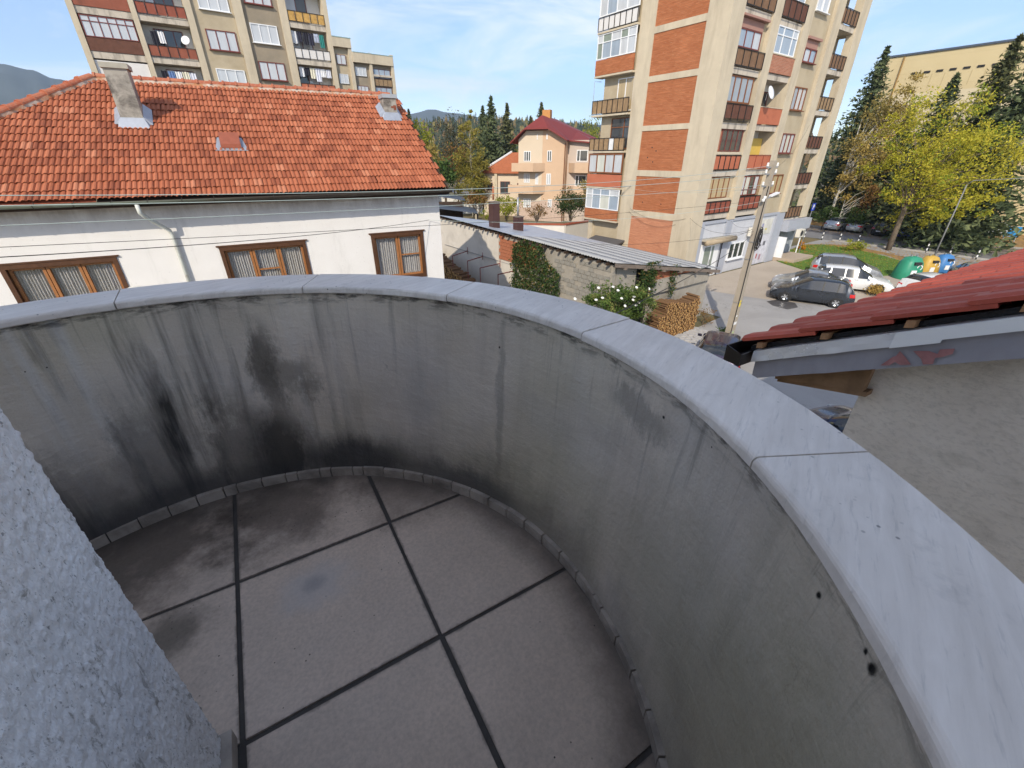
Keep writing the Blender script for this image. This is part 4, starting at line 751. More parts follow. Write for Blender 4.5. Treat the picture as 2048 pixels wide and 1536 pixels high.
# ---------------- farther stepped block
fb=empty('stepped_apartment_block',(0,0,0),0,'lower stepped apartment block seen between the left block and the zinc-capped chimney','apartment block'); Y3=92.; k3=92/53.
FD=FY(Y3); MB().box(26,Y3+.6,0,31.2,Y3+12,26.).build('building_core',M_OLIVE,fb); MB().box(31.2,Y3+.6,0,38.6,Y3+12,24.2).build('building_core',M_OLIV2,fb)
for (a,b,zt) in ((30.6,31.2,26.1),(34.1,34.6,24.4),(38.2,38.7,24.5),(27.6,28.1,26.1)): MB().box(a,Y3,0,b,Y3+1.2,zt).build('facade_column',M_CONC,fb)
MB().box(26,Y3-.15,24.7,31.2,Y3+.7,26.).build('roof_parapet',M_CONC,fb); MB().box(31.21,Y3-.15,22.8,38.6,Y3+.7,24.2).build('roof_parapet',M_CONC,fb); MB().box(25.9,Y3-.2,26.01,31.3,Y3+12,26.12).build('parapet_flashing',mat('green_copper_edge',(.3,.45,.45),.6),fb); MB().box(31.3,Y3-.2,24.21,38.7,Y3+12,24.3).build('parapet_flashing',mat('green_copper_edge2',(.3,.45,.45),.6),fb)
MB().box(34.61,Y3+.1,21.,38.19,Y3+.6,21.3).build('floor_slab',M_SLAB,fb); 
for k in range(5):
    z=22.3-k*2.76; window(fb,FY(Y3+.55),28.5,30.1,z,z+1.4,2,M_RFR if k==0 else M_WFR,P_CUR,.05); 
    z2=20.9-k*2.76; window(fb,FY(Y3+.55),31.5,33.5,z2,z2+1.3,3,M_WFR if k==0 else M_RFR,P_CUR,.05); 
    railing(fb,FD,34.7,38.1,z2-1.3,z2-.2,4,M_WEA if k==0 else WB,M_IRON,-.3); window(fb,FY(Y3+.55),34.8,38.0,z2-.1,z2+1.3,3,M_RFR,P_SKY,.05)
# ================================================================ GROUND, STREET, YARD, SHED
def gpoly(name,pts,z,mt,th=None):
    m=MB(); n=len(pts); m.add([(p[0],p[1],z) for p in pts],[tuple(range(n))])
    if sum(pts[i][0]*pts[(i+1)%n][1]-pts[(i+1)%n][0]*pts[i][1] for i in range(n))<0: m.f[0]=m.f[0][::-1]
    if th: k=len(m.v); m.v+=[(p[0],p[1],z-th) for p in pts]; m.f+=[[i,k+i,k+(i+1)%n,(i+1)%n] if m.f[0][0]!=0 else [(i+1)%n,i,k+i,k+(i+1)%n][::1] for i in range(n)]; m.m+=[0]*n
    return tag(m.build(name,mt),kind='structure')
M_GRD=mat('dry_grass_and_soil',(.13,.115,.06),.95,.3,.15,.2,3,dirt=(.2,.14,.06),dsc=.08,d0=.45,d1=.65)
m=MB(); m.add([(-2500,-600,-.02),(3500,-600,-.02),(3500,4200,-.02),(-2500,4200,-.02)],[(0,1,2,3)]); tag(m.build('ground',M_GRD),kind='structure')
def asphalt(name,c,pt=.5):
    t=NT(name); g=t.n('ShaderNodeNewGeometry').outputs['Position']; b=t.mix(t.noise(g,.5,6,.65),k_(c,.82),k_(c,1.15)); b=t.mix(t.mr(t.noise(g,.22,5,.6,.5),.5,.62,0,pt),b,k_(c,.72)); b=t.mix(t.mr(t.noise(g,35,3),.4,.7,0,.25),b,k_(c,1.5))
    wv=t.n('ShaderNodeVectorMath'); wv.operation='ADD'; t.l(g,wv.inputs[0]); t.l(t.comb(t.ma('MULTIPLY',t.noise(g,.35,5,.7),6.),t.ma('MULTIPLY',t.noise(t.mp(g,(1,1,1),(31,7,0)),.35,5,.7),6.),0.),wv.inputs[1]); cr=t.vor(t.mp(wv.outputs[0],(.16,.16,.16)),1.,'DISTANCE_TO_EDGE'); b=t.mix(t.ma('MULTIPLY',t.mr(cr,.002,.007,.5,0),t.mr(t.noise(g,.2,3),.45,.6)),b,k_(c,.5)); b=t.mix(t.mr(t.noise(g,1.6,4,.7),.68,.72,0,.5),b,k_(c,.55)); return t.done(b,.9,0,.25,t.bump(t.noise(g,60,3),.3,.01))
M_ASP=asphalt('worn_grey_asphalt',(.325,.315,.305)); M_TAN=asphalt('tan_concrete_paving',(.40,.345,.285),.4); M_ROAD=asphalt('street_asphalt',(.20,.195,.195),.3); M_LEAF=mat('leaf_strewn_soil',(.26,.16,.07),.95,.35,1.5,.4,20,dirt=(.4,.25,.09),dsc=2.5,d0=.5,d1=.6)
gpoly('side_street',[(3,-40),(56.5,-40),(56.5,20),(46,20),(46,17.7),(24.5,17.7),(24.5,40),(23.2,40),(23.2,12),(14,11.2),(8,8),(3,6)],.0,M_ASP)
gpoly('paved_forecourt',[(27.2,16.95),(28.2,13.6),(29.0,11.6),(31.5,8.2),(36,6.2),(47,6.2),(47,9),(46,12.8),(43.2,17.2),(41,17.75),(24.6,17.75),(24.6,17.2)],.006,M_TAN)
gpoly('back_court',[(24.5,24),(60,27.4),(60,43),(20,43),(20,30),(24.5,30)],.004,asphalt('court_gravel',(.3,.24,.19),.4))
gpoly('main_road',[(56.6,-60),(61.2,-60),(61.2,160),(56.6,160)],.008,M_ROAD); gpoly('parking_strip',[(61.25,-60),(66.3,-60),(66.3,60),(61.25,60)],.006,asphalt('parking_asphalt',(.22,.19,.17),.4)); gpoly('leaf_verge',[(66.5,-60),(77.9,-60),(77.9,70),(66.5,70)],.1,M_LEAF,.2)
for (x,a,b,nm) in ((66.38,-60,60,'kerb'),(56.45,-8,19,'kerb')): tag(MB().box(x-.08,a,0,x+.08,b,.13).build(nm,mat('grey_kerbstone' if x>60 else 'grey_kerbstone_',(.36,.34,.31),.9,.15)),kind='structure')
gpoly('wet_patch',[tuple(onZ(x,y,0)[:2]) for x,y in ((1533,603),(1556,599),(1590,606),(1596,615),(1575,619),(1545,611))],.012,mat('damp_asphalt',(.09,.085,.085),.35,.3,1.5))
LP=[(1549,519),(1572,503),(1604,490),(1650,489),(1700,496),(1770,512),(1822,528),(1800,548),(1760,551),(1700,548),(1655,547),(1620,543),(1590,533),(1570,527)]
lw=[onZ(*p,.06) for p in LP]; M_LAWN=mat('lawn_turf',(.085,.16,.025),.95,.3,1.2,.4,40,dirt=(.2,.2,.04),dsc=.7,d0=.5,d1=.65)
gpoly('lawn',[(p.x,p.y) for p in lw],.06,M_LAWN,.1)
gpoly('earth_strip',[tuple(onZ(x,y,0)[:2]) for x,y in ((1604,488),(1700,490),(1800,512),(1880,530),(1960,545),(1990,580),(1880,590),(1825,556),(1826,530),(1770,510))],.012,M_LEAF)
# grass blades and fallen leaves
def inpoly(x,y,P):
    c=False; n=len(P)
    for i in range(n):
        a,b=P[i],P[i-1]
        if (a[1]>y)!=(b[1]>y) and x<(b[0]-a[0])*(y-a[1])/(b[1]-a[1])+a[0]: c=not c
    return c
rg=random.Random(5); LPP=[(p.x,p.y) for p in lw]; bx=(min(p[0] for p in LPP),max(p[0] for p in LPP),min(p[1] for p in LPP),max(p[1] for p in LPP))
m=MB(); at=[]
for i in range(16000):
    x,y=rg.uniform(*bx[:2]),rg.uniform(*bx[2:])
    if not inpoly(x,y,LPP): continue
    h=rg.uniform(.04,.11); a=rg.uniform(0,6.3); w=.02; m.add([(x-w*math.cos(a),y-w*math.sin(a),.055),(x+w*math.cos(a),y+w*math.sin(a),.055),(x+rg.uniform(-.04,.04),y+rg.uniform(-.04,.04),.06+h)],[(0,1,2)]); at.append(rg.random())
m.at=at; t=NT('grass_blade'); M_BLADE=t.done(t.mix(t.attr('rnd'),(.06,.14,.015),(.17,.26,.04)),.7); tag(m.build('grass_blades',M_BLADE),'short green grass on the lawn beside the shop forecourt','grass',kind='stuff')
m=MB(); at=[]
for i in range(5200):
    if i<1500:
        x,y=rg.uniform(*bx[:2]),rg.uniform(*bx[2:])
        if not inpoly(x,y,LPP): continue
        z=.1
        if (y-bx[2])/(bx[3]-bx[2])<rg.random()*.9: continue
    elif i<3800: x,y,z=rg.uniform(62.,77.5),rg.uniform(5,30),.115 if True else 0; z=.115 if x>66.5 else .02
    else: x,y,z=rg.uniform(47,56),rg.uniform(4,19),.03
    a=rg.uniform(0,6.3); s=rg.uniform(.05,.1); m.add([(x+s*math.cos(a),y+s*math.sin(a),z+.02),(x-s*math.sin(a),y+s*math.cos(a),z),(x-s*math.cos(a),y-s*math.sin(a),z+.01),(x+s*math.sin(a),y-s*math.cos(a),z)],[(0,1,2,3)]); at.append(rg.random())
m.at=at; t=NT('fallen_leaf'); tag(m.build('fallen_leaves',t.done(t.mix(t.attr('rnd'),(.45,.3,.03),(.35,.14,.04)),.8)),'yellow and brown fallen leaves scattered on lawn, road edge and verge','leaves',kind='stuff')
# cobbles at the foot of the pole
rg=random.Random(9); cob=MB(); k=0; M_COB=mat('pale_cobble',(.42,.41,.4),.85,.2,4)
pv=empty('cobbled_patch',(0,0,0),0); tag(pv,kind='structure')
CB=MB().prism([(-.16,-.12),(.15,-.13),(.17,.1),(.02,.14),(-.15,.11)],0,.05).mesh('cobble',M_COB)
for ix in range(8):
    for iy in range(10): inst('cobble',CB,pv,Matrix.Translation((17.9+ix*.36+rg.uniform(-.03,.03),8.9+iy*.3+(ix%2)*.14,rg.uniform(-.02,0)))@Matrix.Rotation(rg.uniform(0,6.3),4,'Z'))
# ---------------------------------------------------------------- shed
SX0,SX1,SY0,SY1=14.62,22.5,12.8,29.2
def sroof(x,y): return 4.02+.022*(y-12.8)-(x-14.5)*.166
def srp(xp,yp):
    d=ray(xp,yp); 
    k=(4.02-.022*12.8+.166*14.5-HC)/(d.z-.022*d.y+.166*d.x); return Vector((0,0,HC))+d*k
sh=empty('long_shed',(0,0,0),0,'long low shed with grey sheet roof, block walls and two brown chimneys','shed')
M_CREAM=mat('cream_shed_plaster',(.62,.57,.5),.9,.08,1.2,.2,20,dirt=(.42,.38,.33),dsc=.9,d0=.5,d1=.75); M_MTX=mat('rough_mortar_wall',(.34,.31,.265),.95,.18,3,.5,15,dirt=(.28,.25,.2),dsc=1.2); M_CBL=mat('grey_concrete_block',(.27,.255,.225),.95,.18,6,.5,40); M_HCB=mat('hollow_clay_block',(.40,.145,.075),.9,.22,3,.3,30,dirt=(.3,.12,.07),dsc=2)
def sbox(x0,y0,x1,y1,z0,mt,name): return MB().hexa([(x0,y0,z0),(x1,y0,z0),(x1,y1,z0),(x0,y1,z0),(x0,y0,sroof(x0,y0)-.12),(x1,y0,sroof(x1,y0)-.12),(x1,y1,sroof(x1,y1)-.12),(x0,y1,sroof(x0,y1)-.12)]).build(name,mt,sh)
sbox(SX0,21.9,SX0+.25,SY1,0,M_CREAM,'plaster_wall'); sbox(SX0+.04,12.85,SX0+.25,21.89,0,M_MTX,'mortar_wall'); sbox(SX0,29.2,SX1,29.4,0,M_CREAM,'end_wall'); MB().box(SX0-.03,18.2,0,SX0+.035,21.88,2.62).build('plaster_base',M_CREAM,sh)
sbox(22.25,12.85,22.5,29.2,0,M_MTX,'back_wall'); sbox(SX0+.3,SY0+.06,16.3,SY0+.22,0,M_MTX,'gable_wall'); sbox(17.5,SY0+.06,22.24,SY0+.22,0,M_MTX,'gable_wall'); MB().box(16.3,SY0+.2,0,17.5,SY0+.24,3.5).build('doorway_dark',M_DARK,sh)
BM=MB().box(-.03,-.185,-.09,.03,.185,.09).mesh('concrete_block',M_CBL); rg=random.Random(3)
for r_ in range(9):
    for c_ in range(9):
        y=13.15+c_*.405+(r_%2)*.2; z=2.0+r_*.205
        if y>16.6 or z+.1>sroof(SX0,y)-.2 or rg.random()<.34: continue
        inst('concrete_block',BM,sh,Matrix.Translation((SX0+.035+rg.uniform(0,.008),y,z))@Matrix.Rotation(R(rg.uniform(-.7,.7)),4,'X'))
HM=MB().box(-.04,-.125,-.092,.04,.125,.092).mesh('clay_block',M_HCB)
for r_ in range(7):
    for c_ in range(14):
        y=18.3+c_*.262+(r_%2)*.13; z=2.75+r_*.2
        if y>21.8 or z+.1>sroof(SX0,y)-.14: continue
        inst('clay_block',HM,sh,Matrix.Translation((SX0+.03+rg.uniform(0,.01),y,z)))
HM2=MB().box(-.125,-.04,-.092,.125,.04,.092).mesh('clay_block',M_HCB)
for r_ in range(8):
    for c_ in range(18):
        x=17.65+c_*.262+(r_%2)*.13; z=2.75+r_*.2
        if x>22.1 or z+.1>sroof(x,SY0)-.16: continue
        inst('clay_block',HM2,sh,Matrix.Translation((x,SY0+.05+rg.uniform(0,.01),z)))
bz=lambda x,y: onY(x,y,SY0).z
m=MB(); z0,z1=bz(1345,577),bz(1345,552); MB().box(17.3,SY0-.1,z0,22.3,SY0+.1,z1).build('concrete_beam',mat('shuttered_concrete_beam',(.36,.33,.28),.95,.15,2.5,.4,20,dirt=(.2,.17,.13),dsc=3),sh)
# roof sheets
t=NT('grey_fibre_cement_sheet'); c=t.co(); g=t.n('ShaderNodeNewGeometry').outputs['Position']; b=t.mix(t.noise(g,1.1,6,.6),(.29,.295,.30),(.40,.405,.41)); b=t.mix(t.mr(t.noise(t.mp(g,(.4,3,1)),1.5,5,.7),.52,.75,0,.5),b,(.27,.26,.25)); M_FCS=t.done(b,.7,0,.35)
M_MSH=mat('pale_galvanised_roof',(.44,.48,.54),.45,.06,.6,metal=.35,dirt=(.5,.54,.6),dsc=.7)
def sheet(x0,x1,y0,y1,mt,amp,pitch,lift):
    m=MB(); n=max(2,int((y1-y0)/pitch*8)) if amp else 2
    for i in range(n+1):
        y=y0+(y1-y0)*i/n; h=amp*math.cos(2*math.pi*y/pitch) if amp else 0
        for x in (x0,x1):
            for q in (0,-.008): m.v.append((x,y,sroof(x,y)+h+lift+q+(.012 if x==x1 else 0)))
    for i in range(n):
        p=i*4; m.f+=[[p,p+2,p+6,p+4],[p+1,p+5,p+7,p+3],[p,p+4,p+5,p+1],[p+2,p+3,p+7,p+6]]; m.m+=[0]*4
    m.f+=[[0,1,3,2],[n*4,n*4+2,n*4+3,n*4+1]]; m.m+=[0,0]; return m.build('roof_sheet',mt,sh,bool(amp))
rg=random.Random(17)
for iy in range(7):
    for ix in range(7):
        x0=14.42+ix*1.21; y0=12.55+iy*1.1; sheet(x0-.02,min(x0+1.27,22.95),y0-.03,y0+1.1,M_FCS,.022,.177,.03+.006*ix+rg.uniform(0,.006))
for iy in range(9): y0=20.25+iy*1.0; sheet(14.42,22.95,y0-.02,y0+1.0,M_MSH,0,1,.05+.003*(iy%2))
MB().box(14.38,28.9,sroof(14.4,29)-.1,22.95,29.35,sroof(14.4,29)+.1).build('ridge_flashing',M_MSH,sh) if False else None
M_OBD=mat('grey_weathered_fascia',(.2,.16,.13),.9,.3,6,.3,40)
MB().hexa([(14.4,12.5,sroof(14.4,12.5)-.16),(22.95,12.5,sroof(22.95,12.5)-.16),(22.95,12.55,sroof(22.95,12.5)-.16),(14.4,12.55,sroof(14.4,12.5)-.16),(14.4,12.5,sroof(14.4,12.5)+.0),(22.95,12.5,sroof(22.95,12.5)+.0),(22.95,12.55,sroof(22.95,12.5)+.0),(14.4,12.55,sroof(14.4,12.5)+.0)]).build('fascia_board',M_OBD,sh)
for k in range(6): x=15+k*1.4; MB().box(x,12.42,sroof(x,12.5)-.24,x+.1,12.9,sroof(x,12.5)-.165).build('purlin_end',M_OBD,sh)
RE=MB().box(-.26,-.05,-.06,.2,.05,.05).mesh('rafter_end',M_DKW)
for k in range(30): y=13+k*.55; inst('rafter_end',RE,sh,Matrix.Translation((14.6,y,sroof(14.6,y)-.07)))
M_CLAD=mat('brown_sheet_cladding',(.075,.035,.03),.5,.15,3)
def bch(xp,y0,y1,w,label=None):
    p=srp(xp,y0); z1=onX(xp,y1,p.x).z; o=MB().box(p.x-.1,p.y-w/2,p.z-.2,p.x-.1+w,p.y+w/2,z1).build('chimney',M_CLAD,sh); MB().box(p.x-.14,p.y-w/2-.04,z1+.002,p.x-.06+w,p.y+w/2+.04,z1+.05).build('chimney_cap',M_OBD,o); return p,z1,w
bch(985,456,405,.5); p,z1,w=bch(1033,462,434,.48); m=MB(); m.tube([(p.x+.1,p.y,z1),(p.x+.1,p.y,onX(1033,395,p.x).z)],.07,10); m.build('flue_pipe',M_METAL,sh,True); pp=srp(985,405); z=onX(985,400,srp(985,456).x).z; q=srp(985,456); m=MB(); m.tube([(q.x+.1,q.y,z),(q.x+.1,q.y,z+.75)],.06,8); m.build('flue_pipe',mat('rusty_flue',(.4,.15,.07),.8,.3,8),sh,True)
# ---------------------------------------------------------------- woodpiles
t=NT('cut_log_end'); c=t.co(); oi=t.n('ShaderNodeObjectInfo').outputs['Random']; rn=t.attr('rnd'); b=t.mix(rn,(.33,.17,.055),(.56,.34,.13)); b=t.mix(t.mr(t.noise(t.n('ShaderNodeNewGeometry').outputs['Position'],25,3),.5,.75,0,.5),b,(.24,.11,.04)); M_LEND=t.done(b,.9); M_BARK=mat('log_bark',(.16,.09,.045),.95,.35,8,.4,40)
def logmesh(seed,rnd):
    r_=random.Random(seed); n=7; kind=r_.random(); m=MB(); pr=[]
    for j in range(n): a=2*math.pi*j/n; rr=r_.uniform(.75,1.1)*(1 if kind<.4 else (.55 if math.sin(a)>.3 else 1)); pr.append((rr*math.cos(a),rr*math.sin(a)))
    for y in (0,1): 
        for (x,z) in pr: m.v.append((x,y,z))
    m.f=[list(range(n))]+[[j,j+n,(j+1)%n+n,(j+1)%n] for j in range(n)]; m.m=[0]+[1]*n; m.at=[rnd]*(n+1); return m.mesh('log',[M_LEND,M_BARK])
LGV=[logmesh(i,(i+.5)/12) for i in range(12)]
def woodpile(name,loc,rz,L,hfun,dep,rad,label,nind):
    e=empty(name,loc,rz,label,'woodpile'); rg=random.Random(len(name)+int(L*10)); it=[]; row=0; z=rad
    while z<3.2:
        x=rad*(1+row%2)
        while x<L:
            if z<hfun(x)+rg.uniform(-.06,.06):
                s=rad*rg.uniform(.8,1.12); M=Matrix.Translation((x+rg.uniform(-.015,.015),rg.uniform(-.06,.04),z+rg.uniform(-.012,.012)))@Matrix.Rotation(R(rg.uniform(-5,5)),4,'Z')@Matrix.Rotation(rg.uniform(0,6.28),4,'Y')@Matrix.Diagonal((s,dep,s,1)); it.append((M,rg.randrange(12)))
            x+=rad*rg.uniform(1.75,2.05)
        z+=rad*1.72; row+=1
    it.sort(key=lambda a:-a[0].translation.z)
    for M,v in it[:nind]: inst('log',LGV[v],e,M)
    rest=it[nind:]
    if rest:
        m=MB(); at=[]; 
        for M,v in rest:
            me=LGV[v]; k=len(m.v); m.v+=[tuple(M@q.co) for q in me.vertices]
            for p in me.polygons: m.f.append([k+i for i in p.vertices]); m.m.append(p.material_index); at.append((v+.5)/12)
        m.at=at; tag(m.build('lower_logs',[M_LEND,M_BARK],e),kind='stuff')
    return e
woodpile('woodpile',(17.0,11.75,0),0,3.3,lambda x:1.75+.15*math.sin(x*2)-(.5 if x<.5 else 0),.75,.058,'split firewood stacked high against the shed end by the white rose bush',300)
woodpile('woodpile',(12.7,30.2,0),R(-90),9.5,lambda x:2.75+.1*math.sin(x*3) if x<1.3 else 2.75-(x-1.3)*.22,.7,.075,'long stack of firewood beside the white house, sloping down towards the yard',300)
# red steel bars on the yard wall
fr=empty('red_steel_frame',(0,0,0),0,'thin red steel bars and posts fixed along the pale shed wall','steel frame'); M_RST=mat('red_oxide_steel',(.22,.06,.05),.6,.15)
for k,(a,b) in enumerate((((935,502),(905,512)),((965,513),(935,522)),((1000,527),(960,536)),((1032,541),(996,549)))):
    p=onX(*a,SX0-.05); q=onX(*b,SX0-1.6); m=MB(); m.tube([p,q],.03,6); m.tube([p+Vector((0,0,.25)),p+Vector((0,0,-.2))],.02,5); m.tube([q,(q.x,q.y,0)],.025,6); m.build('bar',M_RST,fr)
p=onX(890,489,SX0-.02); q=onX(1040,535,SX0-.02); m=MB(); m.tube([p,q],.02,5); m.build('bar',M_METAL,fr)
# brick rubble
m=MB(); rg=random.Random(6); 
for i in range(140):
    c=Vector((13.7+rg.gauss(0,.6),13.6+rg.gauss(0,.9),1.0)); h=max(0,1.25-.5*(c-Vector((13.7,13.6,1))).length); Mx=Matrix.Translation((c.x,c.y,h*rg.random()))@Matrix.Rotation(rg.uniform(0,6),4,(rg.random(),rg.random(),rg.random()+.1)); m.hexa([Mx@Vector(v) for v in ((-.12,-.06,-.03),(.12,-.06,-.03),(.12,.06,-.03),(-.12,.06,-.03),(-.12,-.06,.03),(.12,-.06,.03),(.12,.06,.03),(-.12,.06,.03))])
tag(m.build('brick_rubble',M_HCB),'heap of broken orange bricks by the shed wall','rubble',kind='stuff')
# ================================================================ FARTHER HOUSES, WALLS, HILLS
# peach house
PO=cam2w(9.1,62.5); PR_=R(-20)-YAW                  # right front corner, local x along the gable front, local y into the house
ph=empty('peach_house',(PO.x,PO.y,0),PR_,'three-storey peach and cream house with dark red roof and rounded balconies','house')
M_PEA=mat('peach_render',(.58,.41,.28),.88,.06,1); M_CRE=mat('cream_render',(.62,.52,.40),.88,.05,1); M_MAUVE=mat('greyish_cream_render',(.5,.42,.36),.88,.05,1); M_DRR=mat('dark_red_sheet_roof',(.20,.035,.03),.6,.12,1.5); M_STN=mat('pinkish_stone_base',(.5,.38,.31),.9,.2,4)
def ploc(x,y,Y=0.):
    d=ray(x,y); ca,sa=math.cos(PR_),math.sin(PR_); o=Vector((-PO.x,-PO.y,0)); L=lambda v:Vector((v.x*ca+v.y*sa,-v.x*sa+v.y*ca,v.z)); dl=L(d); ol=L(o)+Vector((0,0,HC)); return ol+dl*((Y-ol.y)/dl.y)
PF=((0,0,0),(1,0),(0,-1))
pl=ploc(1037,300).x; pm=ploc(1085,300).x; prr=ploc(1132,300).x; zE=ploc(1133,278).z; zT=ploc(1080,259).z; hd=ploc(1054,259).x; hd2=ploc(1098,259).x
def zp(y): return ploc(1085,y).z
MB().prism([(pl,0),(prr,0),(prr,zE),(hd2+.3,zT-.1),(hd-.1,zT-.1),(pl,zE)],0.,9.,'y').build('wall',M_PEA,ph)
MB().prism([(pl+.01,.3),(pm,.3),(pm,zT-.12),(hd,zT-.12),(pl+.01,zE)],-.02,-.001,'y').build('cream_front_panel',M_CRE,ph)
MB().box(prr+.0,1.2,0,prr+3.3,9,zE-.1).build('side_wing',M_MAUVE,ph)
# roof: two slopes with a clipped gable, eaves overhanging
ov=.9; z0=zE-.35; zr=zT+1.7; xc=(hd+hd2)/2
m=MB(); A=(pl-ov,-.9,z0); B=(hd-.1,-.9,zT+.12); C=(hd2+.1,-.9,zT+.12); D=(prr+.25,-.9,z0+.25); Rr=(xc,1.6,zr); R2=(xc,9.5,zr); A2=(pl-ov,9.5,z0); D2=(prr+4.2,9.5,z0-.1); D1=(prr+4.2,.6,z0-.1); D0=(prr+.25,.6,z0+.25)
def sl(*p): m.add([q for q in p]+[(q[0],q[1],q[2]-.14) for q in p],[tuple(range(len(p))),tuple(range(2*len(p)-1,len(p)-1,-1))]+[(i,len(p)+i,len(p)+(i+1)%len(p),(i+1)%len(p)) for i in range(len(p))])
sl(A,B,Rr,R2,A2); sl(B,C,Rr); sl(C,D,D0,D1,D2,R2,Rr); m.build('roof',M_DRR,ph)
MB().box(xc-.5,3.5,zr-.6,xc+.6,4.4,zr+.75).build('chimney',mat('orange_brick_chimney',(.5,.24,.08),.85,.15,4),ph)
for (x0,x1,y0,y1,n,pn) in ((1048,1062,302,323,3,P_DRK),(1095,1104,301,323,2,P_DRK),(1048,1060,347,366,3,P_CUR),(1071,1077,347,369,2,P_CUR),(1093,1102,347,369,2,P_CUR),(1047,1062,398,416,3,P_CUR),(1096,1104,398,414,2,P_CUR),(1074,1076,268,279,1,P_DRK),(1093,1096,268,279,1,P_DRK)): a,b=ploc(x0,y0).x,ploc(x1,y0).x; window(ph,PF,a,b,zp(y1),zp(y0),n,M_WFR,pn,.005,(),.09,.06)
PW=((0,1.2,0),(1,0),(0,-1))
for (y0,y1) in ((300,323),(350,372)): window(ph,PW,prr+1.2,prr+2.7,zp(y1),zp(y0),(0,.3,1),M_WFR,P_DRK,.005,(),.09,.06)
for (xa,xb,y0,y1,f) in ((1023,1066,326,343,0),(1016,1066,370,387,0)):
    a,b=ploc(xa,y0,-1.3).x,ploc(xb,y0,-1.3).x; z0,z1=zp(y1),zp(y0); o=MB().prism([(a,0.01),(a,-1.3),(b,-1.3),(b+1.3,0.01)],z0,z0+.2).build('balcony',M_PEA,ph); MB().prism([(a,-.02),(a,-1.3),(b,-1.3),(b+1.3,-.02),(b+1.2,-.02),(b-.05,-1.18),(a+.12,-1.18),(a+.12,-.02)],z0+.2,z1).build('balcony_parapet',M_PEA,o)
for (y0,y1) in ((326,345),(372,388)): z0,z1=zp(y1),zp(y0); MB().prism([(prr+.2,1.19),(prr+1.3,-.1),(prr+3.6,-.1),(prr+3.6,1.19)],z0,z1).build('balcony_parapet',M_PEA,ph)
m=MB(); m.tube([(prr-.1,-.1,zE-.5),(prr-.1,-.1,0)],.07,6); m.build('downpipe',mat('brown_pipe',(.2,.08,.04),.5),ph)
MB().box(pl-.02,-.03,0,prr+.02,-.001,2.6).build('stone_base',M_STN,ph)
# small red-roofed house to its left
SO=cam2w(-4.3,71); sm=empty('small_cream_house',(SO.x,SO.y,0),R(-12)-YAW,'small cream house with orange hipped roof left of the peach house','house')
zE2=ploc(1000,347).z; w_=6.6
MB().box(0,0,0,w_,7,zE2).build('wall',M_CRE,sm); m=MB(); zR2=ploc(1015,304).z; m.add([(-.5,-.5,zE2-.1),(w_+.5,-.5,zE2-.1),(w_+.5,7.5,zE2-.1),(-.5,7.5,zE2-.1),(3.6,3.5,zR2),(w_+.5,3.5,zR2)],[(0,1,5,4),(2,3,4,5),(3,0,4),(1,2,5),(3,2,1,0)]); m.build('roof',mat('orange_tile_roof_far',(.36,.115,.05),.85,.2,3),sm)
MB().hexa([(-.6,-.6,zE2-.1),(-.4,-.6,zE2-.1),(3.7,3.4,zR2),(3.5,3.5,zR2),(-.6,-.6,zE2+.1),(-.4,-.6,zE2+.1),(3.7,3.4,zR2+.2),(3.5,3.5,zR2+.2)]).build('hip_flashing',WHITE,sm)
SF=((0,0,0),(1,0),(0,-1))
for (a,b,z0,z1) in ((.6,1.4,3.6,4.6),(2.6,4.1,3.1,4.8),(5.2,6.3,3.3,4.6)): window(sm,SF,a,b,z0,z1,2,M_RFR,P_DRK,.005)
MB().box(1.8,-.4,0,2.2,-.01,zE2-.1).build('flue_stack',M_CONC,sm)
# white garden wall with red coping
def gwall(name,pts,h,label):
    e=empty(name,(0,0,0),0,label,'garden wall')
    for a,b in zip(pts,pts[1:]):
        a,b=Vector(a),Vector(b); d=(b-a).normalized(); n=Vector((-d.y,d.x))*.12; o=MB().prism([a-n,b-n,b+n,a+n],0,h).build('wall_panel',mat('whitewashed_wall' if True else '',(.64,.62,.58),.9,.08,1),e); n*=1.5; MB().prism([a-n,b-n,b+n,a+n],h+.002,h+.14).build('tile_coping',M_RTC,e)
M_RTC=mat('red_tile_coping',(.32,.09,.05),.8,.2,3)
g1=onZ(875,466,0); q=[onZ(1060,448,0),onZ(1184,437,0)]
P1=cam2w(-10,46); P2=cam2w(5.2,44.5); P3=cam2w(13.5,52.5)
gwall('garden_wall',[tuple(P1[:2]),tuple(P2[:2]),tuple(P3[:2])],2.1,'long white garden wall with red tile coping behind the shed roof')
P4=cam2w(-14,75); P5=cam2w(-4.6,72.5); gwall('garden_wall',[tuple(P4[:2]),tuple(P5[:2])],2.4,'farther pale garden wall at the foot of the tall birch')
# carport roof
CO=cam2w(-8.2,49); cp_=empty('grey_carport',(CO.x,CO.y,0),-YAW+R(8),'carport with dark blue-grey metal roof beyond the white house corner','carport')
M_BGR=mat('blue_grey_metal_roof',(.07,.09,.125),.5,.12,2)
MB().hexa([(-.5,-1,3.35),(4.4,-1,2.75),(4.4,3.6,2.75),(-.5,3.6,3.35),(-.5,-1,3.45),(4.4,-1,2.85),(4.4,3.6,2.85),(-.5,3.6,3.45)]).build('lower_roof',M_BGR,cp_); MB().hexa([(-.5,2.5,4.3),(3.3,2.5,3.7),(3.3,6.5,3.7),(-.5,6.5,4.3),(-.5,2.5,4.4),(3.3,2.5,3.8),(3.3,6.5,3.8),(-.5,6.5,4.4)]).build('upper_roof',M_BGR,cp_)
for x,y in ((.0,-.8),(4.2,-.8),(4.2,3.4),(0,3.4)): MB().box(x,y,0,x+.12,y+.12,2.7).build('post',M_CONC,cp_)
